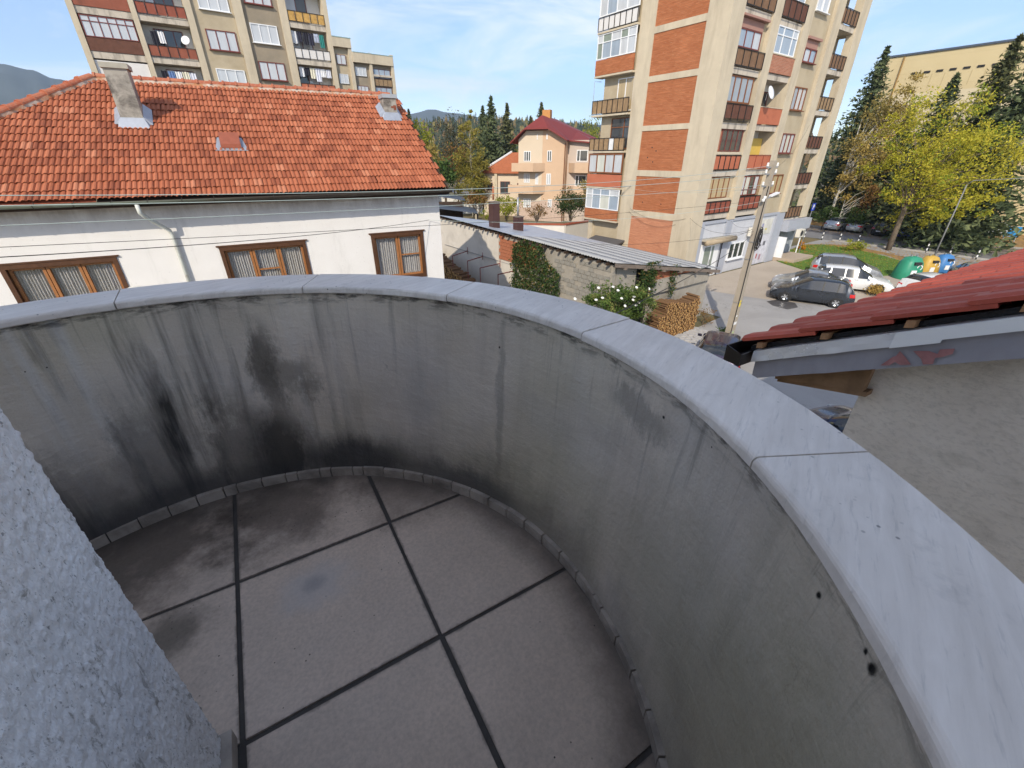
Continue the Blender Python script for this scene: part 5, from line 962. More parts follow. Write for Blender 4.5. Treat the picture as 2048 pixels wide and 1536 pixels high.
MB().box(-1.2,-.6,0,.4,-.3,3.05).build('block_wall',M_CREAM,cp_); MB().box(0,2.6,0,3,2.8,3.6).build('back_wall',M_DKW,cp_)
# yellow sports hall on the right
yh=empty('yellow_sports_hall',(0,0,0),0,'large pale yellow hall with a row of small vents below its roof','hall')
t=NT('pale_yellow_panels'); c=t.co(); z=t.sep(c)[2]; b=t.mix(t.noise(c,.5,5),(.52,.42,.235),(.6,.49,.285)); 
band=t.ma('MULTIPLY',t.mr(z,10.6,10.7),t.mr(z,15.,15.1,1,0)); b=t.mix(t.ma('MULTIPLY',band,.5),b,(.62,.55,.42)); st=t.mr(t.ma('FRACT',t.ma('MULTIPLY',z,.7)),.0,.05,.35,0); b=t.mix(st,b,(.42,.33,.18)); b=t.mix(t.ma('MULTIPLY',t.mr(z,10.25,10.3),t.mr(z,10.55,10.6,1,0)),b,(.5,.17,.08)); M_YEL=t.done(b,.8)
MB().box(78,-25,0,110,27.05,19.1).build('wall',M_YEL,yh); MB().box(77.85,-25.2,19.102,110,27.2,19.3).build('roof_edge',M_BGR,yh)
VT=MB().box(-.06,-.3,-.1,.06,.3,.1).mesh('vent',M_DARK)
for k in range(34): inst('vent',VT,yh,Matrix.Translation((77.97,23.6-k*1.2,17.15)))
for k in range(26): MB().box(77.985,23.0-k*1.2,15.5,78.0,23.07-k*1.2,16.9).build('panel_seam',mat('seam' if k==0 else 'seam_',(.45,.36,.2),.8),yh) if k<20 else None
for y in (25.2,12.4,10.9): m=MB(); m.tube([(77.9,y,.2),(77.9,y,19 if y>20 else 9)],.09,6); m.build('downpipe',mat('brown_downpipe',(.28,.17,.06),.6),yh)
FY_=FX(78.)
for y in (14.8,19.8,24.): window(yh,FY_,y-.9,y+.9,.75,2.1,1,M_WFR,mat('brown_blind',(.1,.04,.03),.7),.01,(.55,),.12)
rh=empty('red_brick_annex',(0,0,0),0,'low dark red-brown building behind the parked cars under the trees','building'); MB().box(76.3,13.9,0,77.9,26.5,3.9).build('wall',mat('dark_red_wall',(.2,.075,.05),.9,.25,2),rh); MB().box(76.,13.6,3.902,77.95,26.8,4.2).build('roof',M_DKW,rh)
for y in (15.5,18.6,21.7): window(rh,FX(76.3),y,y+1.8,1.2,2.3,2,M_WFR,P_DRK,.01)
# ---------------------------------------------------------------- hills and mountain (terrain)
def terrain(name,D0,D1,prof,mt,rough,n=120,rows=14,seed=0):
    # prof: list of (pixel x, pixel y of the crest) ; crest at D1, foot at D0
    m=MB(); xs=[p[0] for p in prof]
    for i in range(n+1):
        x=xs[0]+(xs[-1]-xs[0])*i/n
        for a,b in zip(prof,prof[1:]):
            if a[0]<=x<=b[0]: k=(x-a[0])/(b[0]-a[0]); k=k*k*(3-2*k); y=a[1]+(b[1]-a[1])*k
        top=atD(x,y,D1)
        d=Vector((top.x,top.y)).normalized()
        for j in range(rows+1):
            q=j/rows; D=D0+(D1-D0)*q; h=(top.z)*(q**1.35); h+=rough*noise.fractal(Vector((d.x*D*.004/1+seed,d.y*D*.004,0)),1,2,5)*(math.sin(math.pi*min(1,q*1.0))*.9+.12*q); m.v.append((d.x*D,d.y*D,max(h,-1 if j else -3)))
        m.v.append((d.x*(D1*1.25),d.y*(D1*1.25),-5))
    K=rows+2
    for i in range(n):
        for j in range(K-1): p=i*K+j; m.f.append([p,p+K,p+K+1,p+1]); m.m.append(0)
    return tag(m.build(name,mt,None,True),kind='structure')
t=NT('wooded_mountain'); g=t.n('ShaderNodeNewGeometry').outputs['Position']; z=t.sep(g)[2]; b=t.mix(t.noise(g,.006,6,.6),(.05,.07,.07),(.09,.105,.105)); zz=t.ma('ADD',z,t.ma('MULTIPLY',t.noise(g,.015,6,.7),90.)); b=t.mix(t.mr(zz,255,330),b,(.36,.25,.19)); b=t.mix(t.mr(zz,330,370,0,.8),b,(.55,.5,.47)); M_MNT=t.done(b,.95)
t=NT('autumn_hillside'); g=t.n('ShaderNodeNewGeometry').outputs['Position']; b=t.mix(t.noise(g,.05,6,.65),(.03,.045,.02),(.09,.075,.035)); b=t.mix(t.mr(t.noise(g,.02,5,.6),.5,.65,0,.6),b,(.16,.1,.05)); M_HIL=t.done(b,.95)
terrain('mountain',700,1800,[(-900,300),(-500,190),(-250,150),(0,128),(60,140),(110,158),(190,175),(300,215),(420,260),(560,290)],M_MNT,34,130,16)
terrain('mountain',1000,2000,[(560,296),(760,262),(835,226),(862,219),(900,226),(1000,240),(1250,250),(1600,280),(2200,300)],M_MNT,20,100,12,5)
terrain('hill',170,430,[(-700,248),(-200,240),(0,236),(60,242),(200,255),(500,265),(760,262),(830,255),(900,250),(960,247),(1020,252),(1100,256),(1190,266),(1300,260),(1700,285),(2300,300)],M_HIL,7,150,12,9)
# ================================================================ CARS
def paint(name,c,metal=.5,rough=.28):
    t=NT(name); o=t.co(); return t.done(t.mix(t.noise(o,3,4),k_(c,.93),k_(c,1.07)),t.mr(t.noise(o,2,4),.3,.7,rough*.8,rough*1.3),metal,.5,None,Coat_Weight=.6,Coat_Roughness=.08)
M_CGL=NT('car_glass').done((.02,.023,.026),.03,0,.9); M_TYR=mat('tyre_rubber',(.022,.022,.023),.85,.1); M_RIM=mat('alloy_rim',(.55,.56,.58),.3,.05,metal=.8); M_TAIL=mat('red_tail_lamp',(.5,.02,.02),.2,.1); M_HEAD=mat('clear_head_lamp',(.6,.62,.64),.1,.1); M_TRIM=mat('black_trim',(.02,.02,.021),.5,.1); M_PLT=mat('white_number_plate',(.75,.75,.75),.4,.03)
CK={ # top profile (x from rear to front as share of length, z), belt height, window range (rear, front)
 'hatch':([(0,.62),(.012,.9),(.05,1.12),(.12,1.42),(.22,1.5),(.42,1.52),(.55,1.48),(.72,1.08),(.76,.98),(.9,.84),(.97,.68),(1,.5)],.93,(.06,.73),(.17,.53)),
 'sedan':([(0,.6),(.01,.86),(.05,.98),(.14,1.02),(.2,1.1),(.32,1.38),(.42,1.43),(.52,1.42),(.58,1.38),(.73,1.02),(.78,.93),(.92,.8),(.98,.64),(1,.48)],.9,(.17,.74),(.33,.57)),
 'estate':([(0,.62),(.012,.92),(.03,1.1),(.085,1.4),(.18,1.48),(.42,1.5),(.55,1.46),(.71,1.06),(.76,.97),(.91,.83),(.975,.66),(1,.5)],.92,(.04,.72),(.13,.54)),
 'mpv':([(0,.64),(.01,.95),(.03,1.15),(.08,1.52),(.16,1.62),(.42,1.66),(.56,1.6),(.76,1.12),(.82,1.0),(.93,.86),(.98,.7),(1,.52)],.98,(.04,.77),(.12,.58)),
 'suv':([(0,.75),(.012,1.05),(.03,1.2),(.07,1.6),(.14,1.68),(.42,1.7),(.53,1.66),(.67,1.2),(.72,1.1),(.92,1.0),(.98,.8),(1,.6)],1.1,(.04,.69),(.11,.52))}
def car(kind,loc,heading,col,label,group=None,L=4.35,Wd=1.76,plate=True):
    prof,belt,(g0,g1),(r0,r1)=CK[kind]; e=empty('parked_car',(loc[0],loc[1],0),math.atan2(heading[1],heading[0]),label,'car',group)
    N=44; xs=sorted({round(i/N,4) for i in range(N+1)}|{p[0] for p in prof}|{g0,g1,r0,r1})
    def top(x):
        for a,b in zip(prof,prof[1:]):
            if a[0]<=x<=b[0]: return a[1]+(b[1]-a[1])*(x-a[0])/(b[0]-a[0])
    def tops(x): return sum(top(min(1,max(0,x+d)))*w for d,w in ((-.02,.25),(0,.5),(.02,.25)))
    body=MB(); glass=MB(); rings=[]
    for x in xs:
        zt=tops(x); q=abs(x-.5)*2; w=Wd/2*(1-.03*q**2-.15*max(0,q-.86)/.14*.9-.05*max(0,q-.7)); zb=.2+.1*max(0,q-.85)/.15; inG=max(0,min(1,(zt-belt)/.42)) if g0<x<g1 else 0
        zbl=min(belt,zt-.05); wr=w*(.93-.2*inG); X=(x-.5)*L
        half=[(w*.9,zb),(w*.985,zb+.14),(w,min(.58,zt-.2)),(w*.97,zbl),(wr,zt-.045*(1+inG*.6)),(wr*.8,zt-.008),(0,zt+.012)]
        rings.append([(X,y,z) for y,z in half]+[(X,-y,z) for y,z in half[-2::-1]])
    n=len(rings[0])
    for i in range(len(xs)-1):
        xm=(xs[i]+xs[i+1])/2
        for j in range(n-1):
            a=[rings[i][j],rings[i+1][j],rings[i+1][j+1],rings[i][j+1]]; side=j in(3,n-5); roof=j in (4,5,n-7,n-6)
            isg=(side and g0+.05<xm<g1-.055 and tops(xm)-belt>.13) or (roof and (r1<xm<g1-.012 or g0+.012<xm<r0-.004) and (j in(5,n-7) or True))
            (glass if isg else body).add(a,[(0,1,2,3)] )
    body.add(rings[0],[tuple(range(n))]); body.add(rings[-1],[tuple(range(n-1,-1,-1))])
    for i in range(len(xs)-1): body.add([rings[i][0],rings[i][n-1],rings[i+1][n-1],rings[i+1][0]],[(0,1,2,3)])
    bo=body.build('body',col,e,True); go=glass.build('windows',M_CGL,e,True)
    for o in (bo,go):
        import bmesh; b=bmesh.new(); b.from_mesh(o.data); bmesh.ops.remove_doubles(b,verts=b.verts,dist=.0005); bmesh.ops.recalc_face_normals(b,faces=b.faces) if o is bo else None
        for f in b.faces: f.smooth=True
        for ed in b.edges:
            if len(ed.link_faces)==2 and ed.calc_face_angle(0)>R(38): ed.smooth=False
        b.to_mesh(o.data); b.free()
    # side pillars and trim
    m=MB()
    for f in ((g0+g1)/2-.0,g0+(g1-g0)*.24):
        x=(f-.5)*L; zt=tops(f)
        for s in (1,-1): w=Wd/2; m.hexa([(x-.035,s*w*.965,belt),(x+.035,s*w*.965,belt),(x+.035,s*w*.98,belt),(x-.035,s*w*.98,belt),(x-.06,s*w*.74,zt-.06),(x+.01,s*w*.74,zt-.06),(x+.01,s*w*.76,zt-.06),(x-.06,s*w*.76,zt-.06)])
    m.build('window_pillar',M_TRIM if kind!='estate' else col,e)
    wx=(L*.305,-L*.3); ry=.315
    for X in wx:
        for s in (1,-1):
            m=MB(); m.lathe([(.19,-.1),(ry-.02,-.105),(ry,-.07),(ry,.07),(ry-.02,.105),(.19,.1)],20,0,(0,0,0),'y'); o=m.build('wheel',M_TYR,e,True); o.location=(X,s*(Wd/2-.07),ry)
            m=MB(); m.lathe([(.0,.085),(.06,.088),(.2,.07),(.205,.1)],20,0,(0,0,0),'y'); m.lathe([(.0,-.085),(.06,-.088),(.2,-.07),(.205,-.1)],20,0,(0,0,0),'y'); m.build('rim',M_RIM,o,True)
            m=MB()
            for k in range(5):
                a=2*math.pi*k/5+.3; c,d=math.cos(a),math.sin(a); c2,d2=math.cos(a+.55),math.sin(a+.55); m.add([(c*.08,s*.092,d*.08),(c*.18,s*.084,d*.18),(c2*.18,s*.084,d2*.18),(c2*.08,s*.092,d2*.08)],[(0,1,2,3)])
            m.build('rim_gap',M_TRIM,o)
            m=MB(); m.lathe([(.0,.0),(ry+.06,.0),(ry+.06,.012),(ry+.02,.012)],20,0,(X,s*(Wd/2-.012)-.006,ry+.005),'y'); m.build('wheel_arch',M_TRIM,e)
    zl=.66 if kind!='suv' else .85; zt=.78 if kind!='suv' else .95
    for s in (1,-1):
        MB().hexa([(L*.43,s*Wd*.33,zl-.06),(L*.475,s*Wd*.3,zl-.06),(L*.44,s*Wd*.45,zl-.06),(L*.37,s*Wd*.475,zl-.06),(L*.42,s*Wd*.33,zl+.08),(L*.465,s*Wd*.3,zl+.06),(L*.43,s*Wd*.455,zl+.07),(L*.36,s*Wd*.478,zl+.1)]).build('headlight',M_HEAD,e)
        MB().hexa([(-L*.497,s*Wd*.28,zt-.08),(-L*.49,s*Wd*.44,zt-.08),(-L*.43,s*Wd*.487,zt-.08),(-L*.43,s*Wd*.3,zt-.08),(-L*.49,s*Wd*.28,zt+.1),(-L*.483,s*Wd*.43,zt+.1),(-L*.42,s*Wd*.487,zt+.12),(-L*.42,s*Wd*.3,zt+.12)]).build('taillight',M_TAIL,e)
        MB().hexa([(L*.17,s*Wd*.5,belt+.0),(L*.2,s*Wd*.5,belt+.0),(L*.19,s*Wd*.6,belt+.02),(L*.165,s*Wd*.6,belt+.02),(L*.165,s*Wd*.5,belt+.11),(L*.19,s*Wd*.5,belt+.1),(L*.185,s*Wd*.6,belt+.12),(L*.16,s*Wd*.6,belt+.13)]).build('mirror',col,e)
        for fx in (.52,.3): MB().box((fx-.5)*L,s*(Wd/2*.995),.82,(fx-.5)*L+.18,s*(Wd/2*1.0+.02),.85).build('door_handle',M_TRIM if kind=='hatch' else col,e)
    MB().box(-L*.5-.012,-.26,.5,-L*.5+.02,.26,.61).build('number_plate',M_PLT,e); MB().box(-L*.492,-Wd*.43,.22,-L*.5+.06,Wd*.43,.34).build('bumper_trim',M_TRIM,e); MB().box(L*.47,-Wd*.36,.26,L*.5+.004,Wd*.36,.46).build('grille',M_TRIM,e)
    return e
C_DK=paint('anthracite_paint',(.045,.052,.065),.6); C_SV=paint('silver_paint',(.44,.46,.48),.7,.32); C_WH=paint('white_paint',(.68,.69,.7),.1); C_SL=paint('light_silver_paint',(.5,.52,.55),.7,.3); C_BK=paint('black_paint',(.015,.015,.018),.2); C_BL=paint('blue_paint',(.03,.06,.35),.4); C_NV=paint('navy_paint',(.025,.035,.08),.5); C_PU=paint('dark_violet_paint',(.035,.03,.06),.5)
hd_=(-.415,.91); hb_=(.415,-.91)
car('hatch',(30.55,10.5),hd_,C_DK,'dark grey hatchback parked nearest the utility pole',None,4.4)
car('sedan',(33.0,11.55),hd_,C_SV,'silver saloon parked between the dark hatchback and the white estate',None,4.5)
car('estate',(35.95,10.2),hb_,C_WH,'white estate car with dry leaves at its front wheel',None,4.6)
car('mpv',(39.1,11.7),hb_,C_SL,'silver people carrier parked against the lawn edge',None,4.4)
p=onZ(1872,566,.9); car('hatch',(p.x,p.y),(.92,-.4),C_WH,'white hatchback half hidden by the red roof, rear window towards us',None,4.2)
p=onZ(1950,541,.9); car('sedan',(p.x,p.y),(.9,.43),C_SL,'silver car at the far edge of the red roof',None,4.4)
GC='cars parked across the street'
for (x,y,k,c,lb_) in ((1665,463,'hatch',C_SL,'silver hatchback, leftmost of the cars parked across the street'),(1710,467,'sedan',C_SV,'silver saloon second from the left across the street'),(1762,474,'hatch',C_BK,'black hatchback parked under the maple across the street'),(1815,481,'hatch',C_BL,'bright blue car parked across the street behind the maple trunk'),(1868,487,'suv',C_BK,'black off-roader, rightmost of the cars across the street')):
    q=onZ(x,y,0); car(k,(q.x+2.15,q.y+.1),(.985,-.17),c,lb_,GC,4.3)
q=onZ(1128,470,.3); car('sedan',(q.x,q.y+.5),(.85,-.5),C_NV,'dark blue car behind the shed roof at the garden wall',None,4.3); q=onZ(1185,468,.3); car('hatch',(q.x+.3,q.y+1.5),(.5,.87),C_WH,'white car beside the passage of the brick block',None,4.0)
p=onZ(1425,705,.5); car('hatch',(p.x,p.y-.3),(.9,.43),C_PU,'dark violet car just showing behind the coping below the pole',None,4.2); p=onZ(1690,866,.9); car('hatch',(p.x+.7,p.y-.6),(.3,.95),C_NV,'blue car glimpsed in the gap under the neighbour eave',None,4.2)
# ================================================================ POLE, WIRES, STREET FURNITURE
up=empty('utility_pole',(20.15,9.79,0),R(0),'leaning-looking concrete utility pole with insulators and a street lamp arm','utility pole')
M_PCON=mat('weathered_pole_concrete',(.36,.31,.245),.9,.15,2,.3,30,dirt=(.22,.18,.14),dsc=1.4,d0=.5,d1=.75,streak=1); M_PORC=mat('white_porcelain',(.75,.74,.72),.3,.05)
m=MB(); m.hexa([(-.19,-.15,0),(.19,-.15,0),(.19,.15,0),(-.19,.15,0),(-.1,-.085,7.95),(.1,-.085,7.95),(.1,.085,7.95),(-.1,.085,7.95)]); m.build('shaft',M_PCON,up)
for z in (7.7,7.45,7.0):
    MB().box(-.42,-.03,z-.025,.42,.03,z+.025).build('crossarm',M_METAL,up)
    for x in (-.4,.4): m=MB(); m.lathe([(.012,0),(.045,.02),(.05,.06),(.03,.08),(.045,.1),(.03,.15),(.0,.16)],10,0,(x,0,z+.02)); m.build('insulator',M_PORC,up,True)
for (x,z) in ((-.2,6.5),(-.28,6.4)): m=MB(); m.lathe([(0,0),(.06,.02),(.06,.12),(0,.14)],10,0,(x,-.12,z)); m.build('insulator',M_PORC,up,True)
m=MB(); m.tube([(.1,0,6.45),(.5,-.05,6.6)],.025,6); m.build('lamp_arm',M_METAL,up); MB().hexa([(.42,-.1,6.57),(.95,-.14,6.68),(.95,.02,6.68),(.42,.03,6.57),(.42,-.1,6.64),(.95,-.14,6.74),(.95,.02,6.74),(.42,.03,6.64)]).build('lamp_head',WHITE,up)
def onpole(z,zh,s0,s1,mt,name,th=.004):
    f=lambda z:.15-.065*z/7.95; m=MB(); m.hexa([(s0,-f(z)-th,z),(s1,-f(z)-th,z),(s1,-f(z),z),(s0,-f(z),z),(s0,-f(z+zh)-th,z+zh),(s1,-f(z+zh)-th,z+zh),(s1,-f(z+zh),z+zh),(s0,-f(z+zh),z+zh)]); m.build(name,mt,up)
def poz(y): 
    return min(((abs(px((20.15,9.79,i*.02))[1]-y),i*.02) for i in range(400)))[1]
onpole(poz(612),.3,-.06,.06,mat('yellow_sticker',(.7,.55,.02),.6),'yellow_plate'); onpole(poz(648),.14,-.15,.12,mat('torn_white_paper',(.7,.7,.68),.9,.15,12),'torn_notice'); onpole(poz(632),.08,-.07,.05,mat('torn_white_paper2',(.7,.7,.68),.9,.15,12),'torn_notice'); onpole(poz(665),.12,-.05,.06,mat('green_paint_mark',(.4,.55,.25),.8),'paint_mark')
m=MB(); m.tube([(-.2,-.15,0),(-.19,-.16,2.4),(-.2,-.15,4.6),(-.12,-.12,7)],.02,6); m.build('pole_cable',M_IRON,up); rg=random.Random(2)
m=MB(); 
for k in range(7):
    a=rg.uniform(.25,.4); m.tube([(rg.uniform(-.12,-.05)+.1*math.sin(t/10*6.28)+.05,-.2-.03*k*.5+.02*math.cos(t),4.9+a*1.3*math.cos(t/10*6.28)) for t in range(11)],.012,5)
o=m.build('cable_coil',M_IRON,up); tag(o,kind='stuff')
for z in (.55,2.0,4.0,4.75): MB().box(-.2+.004*z*2,-.16+.008*z,z,.2-.004*z*2,.16-.008*z,z+.02).build('strap',M_METAL,up)
M_WIRE=mat('black_cable',(.03,.03,.03),.6,.1); M_WIRL=mat('pale_green_wire',(.42,.5,.47),.5,.1)
def wire(A,B,sag,r,mt,label,n=28):
    A,B=Vector(A),Vector(B); m=MB(); m.tube([A+(B-A)*(i/n)-Vector((0,0,sag*4*(i/n)*(1-i/n))) for i in range(n+1)],r*.62,5); return tag(m.build('overhead_wire',mt),label,'wire','wires strung from the pole')
PT=lambda z,dx=-.35:(20.15+dx,9.79,z)
wire(PT(7.75),atD(-120,391,9.5),.28,.011,M_WIRL,'topmost pale wire crossing just below the clay roof gutter')
wire(PT(7.5),atD(-120,413,9.5),.22,.011,M_WIRL,'second pale wire from the top crossing the white house wall')
wire(PT(7.05),atD(-120,456,9.5),.1,.009,M_WIRL,'third pale wire from the top across the white house eave shadow')
wp1=Matrix.Translation((WO.x,WO.y,0))@Matrix.Rotation(WR,4,'Z')@Vector((wwall(858,440,.5).x,.5,wwall(858,440,.5).z))
wire(wp1,atD(-120,521,9.),.12,.011,M_WIRE,'dark cable fixed to the white house corner rising across its windows')
wire(PT(6.45,-.2),atD(-120,500,9.),.12,.007,M_WIRE,'thin dark wire crossing the heads of the white house windows')
wire(wp1,PT(6.4,-.25),.35,.009,M_WIRL,'wire from the white house corner over the shed to the pole')
pw=Matrix.Translation((OC.x,OC.y,0))@Matrix.Rotation(OR,4,'Z')@Vector((1.452*math.cos(R(50)),1.452*math.sin(R(50)),6.9))
wire(PT(5.1,-.18),pw,.25,.012,M_WIRE,'thick dark cable coming from the pole down towards the balcony')
wire(PT(5.2,-.18),tuple(srp(1180,500)+Vector((0,0,.3))),.2,.01,M_WIRE,'dark cable from the pole low over the shed roof')
wire(PT(5.3,-.1),(27.66,18.0,4.4),.5,.012,M_WIRE,'sagging cable from the pole to the lower corner of the brick block'); wire(PT(5.4,.1),(30.2,17.75,2.95),.3,.01,M_WIRE,'cable from the pole to the shop awning'); wire(PT(5.5,.1),(32.5,17.75,3.9),.3,.01,M_WIRE,'cable from the pole to the shop cornice')
wire(PT(6.95,-.4),(27.0,23.7,6.1),.3,.009,M_WIRL,'pale wire from the pole to the bracket on the brick wall'); wire((27.6,23.2,4.6),(27.62,18.3,4.35),.45,.012,M_WIRE,'cable drooping along the lowest concrete band of the brick wall'); wire((27.6,23.3,4.4),(27.6,19.0,3.9),.55,.012,M_WIRE,'second cable drooping on the lowest brick panel')
wire(PT(7.7,.4),(40.6,17.75,10.2),.4,.008,M_WIRE,'thin wire from the pole top towards the block loggias')
q=onZ(1522,655,0); wire(PT(5.0,.1),(20.9,10.2,.0),.02,.012,M_WIRE,'stay cable hanging straight down beside the pole')
# street lamp
lp=onZ(1858,535,0); M_LAMP=mat('dull_lamp_grey',(.2,.2,.2),.6,.1); sl_=empty('street_lamp',(lp.x,lp.y,0),R(-60),'slim grey street lamp rising beside the recycling bins','street lamp'); m=MB(); m.tube([(0,0,0),(0,0,6.2)],[.06,.04],8); m.build('post',M_LAMP,sl_,True); m=MB(); m.tube([(0,0,6.2),(.3,0,6.5),(3.6,0,6.75)],.022,6); m.build('arm',M_LAMP,sl_,True); MB().hexa([(3.4,-.12,6.68),(4.3,-.1,6.74),(4.3,.1,6.74),(3.4,.12,6.68),(3.4,-.12,6.78),(4.3,-.08,6.82),(4.3,.08,6.82),(3.4,.12,6.78)]).build('lamp_head',WHITE,sl_)
# bollards
BG='striped bollards along the road'; M_BW=mat('bollard_white',(.75,.75,.74),.5,.05); M_BB=mat('bollard_black',(.03,.03,.03),.5,.1); on_=('first','second','third','fourth','fifth','sixth','seventh')
for k,(x,y) in enumerate(((1607,478),(1643,480),(1678,483),(1715,486),(1851,505),(1898,510),(1951,519))):
    q=onZ(x,y,0); e=empty('bollard',(q.x,q.y,0),0,'black and white striped bollard, %s from the left along the road'%on_[k],'bollard',BG)
    for j in range(5): m=MB(); m.lathe([(0,j*.2),(.055,j*.2),(.055,j*.2+.199),(0,j*.2+.199)],10); m.build('white_band' if j%2 else 'black_band',M_BW if j%2 else M_BB,e)
    m=MB(); m.lathe([(.055,1.),(.05,1.03),(.0,1.05)],10); m.build('cap',M_BB,e)
# recycling bins: bell containers
def bin_(p,col,label,s=1.):
    e=empty('recycling_container',(p[0],p[1],0),R(-35),label,'recycling container','recycling containers'); mt=mat('bin_'+label.split()[0],col,.45,.08,2,dirt=k_(col,.6),dsc=2)
    m=MB(); n=14; pr=[(.86,0),(.9,.1),(.82,.7),(.7,1.25),(.5,1.6),(.2,1.7)]
    for (r_,h) in pr:
        for j in range(n): a=2*math.pi*(j+.5)/n; c,d=math.cos(a),math.sin(a); k=max(abs(c),abs(d))**.5; m.v.append((r_*c/k*s,r_*d/k*.8*s,h*s))
    for i in range(len(pr)-1):
        for j in range(n): m.f.append([i*n+j,i*n+(j+1)%n,(i+1)*n+(j+1)%n,(i+1)*n+j]); m.m.append(0)
    m.f.append([(len(pr)-1)*n+j for j in range(n)]); m.m.append(0); m.build('shell',mt,e,True)
    MB().box(-.25*s,-.68*s,1.15*s,.25*s,-.5*s,1.35*s).build('opening',M_DARK,e); MB().box(-.35*s,-.715*s,.35*s,.05*s,-.66*s,.75*s).build('sticker',M_BW,e)
    m=MB(); m.lathe([(.14,0),(.2,0),(.2,.01),(.14,.01)],16,0,(.25*s,-.6*s,.95*s),'y'); m.build('recycling_emblem',M_BW,e)
    for sx in (-.2,.2): MB().box(sx-.04,-.05,1.68*s,sx+.04,.05,1.82*s).build('lifting_lug',M_METAL,e)
q=onZ(1815,560,0); bin_((q.x+.5,q.y+.3),(.03,.25,.15),'green recycling container at the lawn corner',.95); q=onZ(1848,552,0); bin_((q.x+.9,q.y+.2),(.5,.32,.06),'yellow recycling container between the green and blue ones',.82); q=onZ(1873,548,0); bin_((q.x+1.2,q.y+.1),(.05,.18,.42),'blue recycling container behind the yellow one',.8)
# parking sign
ps=onY(1617,415,17.6); e=empty('parking_sign',(45.3,17.6,0),0,'blue parking sign with white P at the corner of the brick block','sign'); m=MB(); m.tube([(0,0,0),(0,0,ps.z+.3)],.03,6); m.build('post',M_METAL,e); MB().box(-.3,-.06,ps.z-.3,.3,-.035,ps.z+.3).build('plate',mat('blue_sign_face',(.02,.05,.4),.4,.05),e)
m=MB(); zc=ps.z; m.box(-.13,-.068,zc-.2,-.04,-.061,zc+.2); m.box(-.04,-.068,zc+.12,.12,-.061,zc+.2); m.box(-.04,-.068,zc-.02,.12,-.061,zc+.05); m.box(.05,-.0675,zc+.05,.13,-.0615,zc+.12); m.build('letter_p',M_BW,e)
# dish and blue board on the far verge
q=onZ(1790,485,.1); q=onZ(1782,488,.1); 
q=onZ(1985,487,.1); gd=dish('satellite_dish',(q.x-1,q.y,1.6),R(-75),.75,'large grey satellite dish standing on the verge across the street',None,-.5,mat('grey_dish',(.4,.42,.42),.5)); m=MB(); m.tube([(0,.25,-.3),(0,.25,-1.5)],.05,6); m.build('ground_post',M_METAL,gd)
q=onZ(2015,483,.1); e=empty('blue_board',(q.x,q.y,.1),R(-60),'small blue board on legs beside the grey dish across the street','board'); MB().box(-.6,-.04,.5,.6,.04,1.5).build('panel',mat('blue_board_face',(.02,.22,.5),.5),e); 
for x in (-.5,.45): MB().box(x,-.03,0,x+.06,.03,.5).build('leg',M_METAL,e)
# ================================================================ VEGETATION
def leafmat(name,a,b,c=None,tr=.3):
    t=NT(name); r=t.attr('rnd'); col=t.mix(r,a,b)
    if c: col=t.mix(t.mr(r,.82,.9),col,c)
    g=t.n('ShaderNodeNewGeometry').outputs['Position']; col=t.mix(t.mr(t.noise(g,.9,3),.4,.65,0,.45),col,k_(a,.7))
    t.done(col,.75,0,.2); tl=t.n('ShaderNodeBsdfTranslucent'); t.put(tl.inputs['Color'],col); ms=t.n('ShaderNodeMixShader'); ms.inputs[0].default_value=tr; t.l(t.b.outputs[0],ms.inputs[1]); t.l(tl.outputs[0],ms.inputs[2]); t.l(ms.outputs[0],t.o.inputs['Surface']); return t.mat
M_TRK=mat('grey_brown_bark',(.16,.125,.09),.95,.25,3,.4,20); M_BIR=mat('pale_birch_bark',(.55,.52,.46),.9,.25,2,dirt=(.1,.09,.08),dsc=4)
L_MAP=leafmat('yellow_maple_leaves',(.42,.40,.035),(.76,.63,.085),(.27,.35,.04),.45); L_SPR=leafmat('spruce_needles',(.075,.105,.05),(.19,.22,.10),None,.25); L_SPL=leafmat('olive_spruce_needles',(.09,.105,.045),(.21,.21,.09),None,.25); L_OLV=leafmat('olive_gold_leaves',(.28,.22,.06),(.44,.34,.11),(.5,.36,.1),.35); L_YGR=leafmat('yellow_green_leaves',(.2,.23,.025),(.44,.44,.045),None,.4); L_GRN=leafmat('mid_green_leaves',(.04,.085,.018),(.11,.16,.04),None,.25); L_AUT=leafmat('rust_leaves',(.2,.1,.035),(.32,.2,.06),(.1,.12,.03),.25); L_IVY=leafmat('dark_ivy_leaves',(.022,.05,.014),(.07,.11,.03),(.2,.14,.05),.15); L_ROS=leafmat('rose_bush_leaves',(.05,.10,.02),(.18,.24,.06),(.3,.3,.1),.25); L_BRN=leafmat('dark_brown_green',(.05,.05,.025),(.1,.09,.045),None,.15)
def leafadd(m,at,p,s,rg,up=.5,rv=None):
    n=Vector((rg.gauss(0,1),rg.gauss(0,1),rg.gauss(0,1)+up)).normalized(); a=n.orthogonal().normalized(); a.rotate(Matrix.Rotation(rg.uniform(0,6.28),3,n)); b=n.cross(a); s1=s*rg.uniform(.7,1.2); s2=s1*rg.uniform(.55,.9)
    k=len(m.v); m.v+=[tuple(p-a*s1),tuple(p+b*s2*.6-n*s1*.12),tuple(p+a*s1),tuple(p-b*s2*.6-n*s1*.12)]; m.f.append([k,k+1,k+2,k+3]); m.m.append(0); at.append(rg.random() if rv is None else min(.999,max(0,rv+rg.gauss(0,.18))))
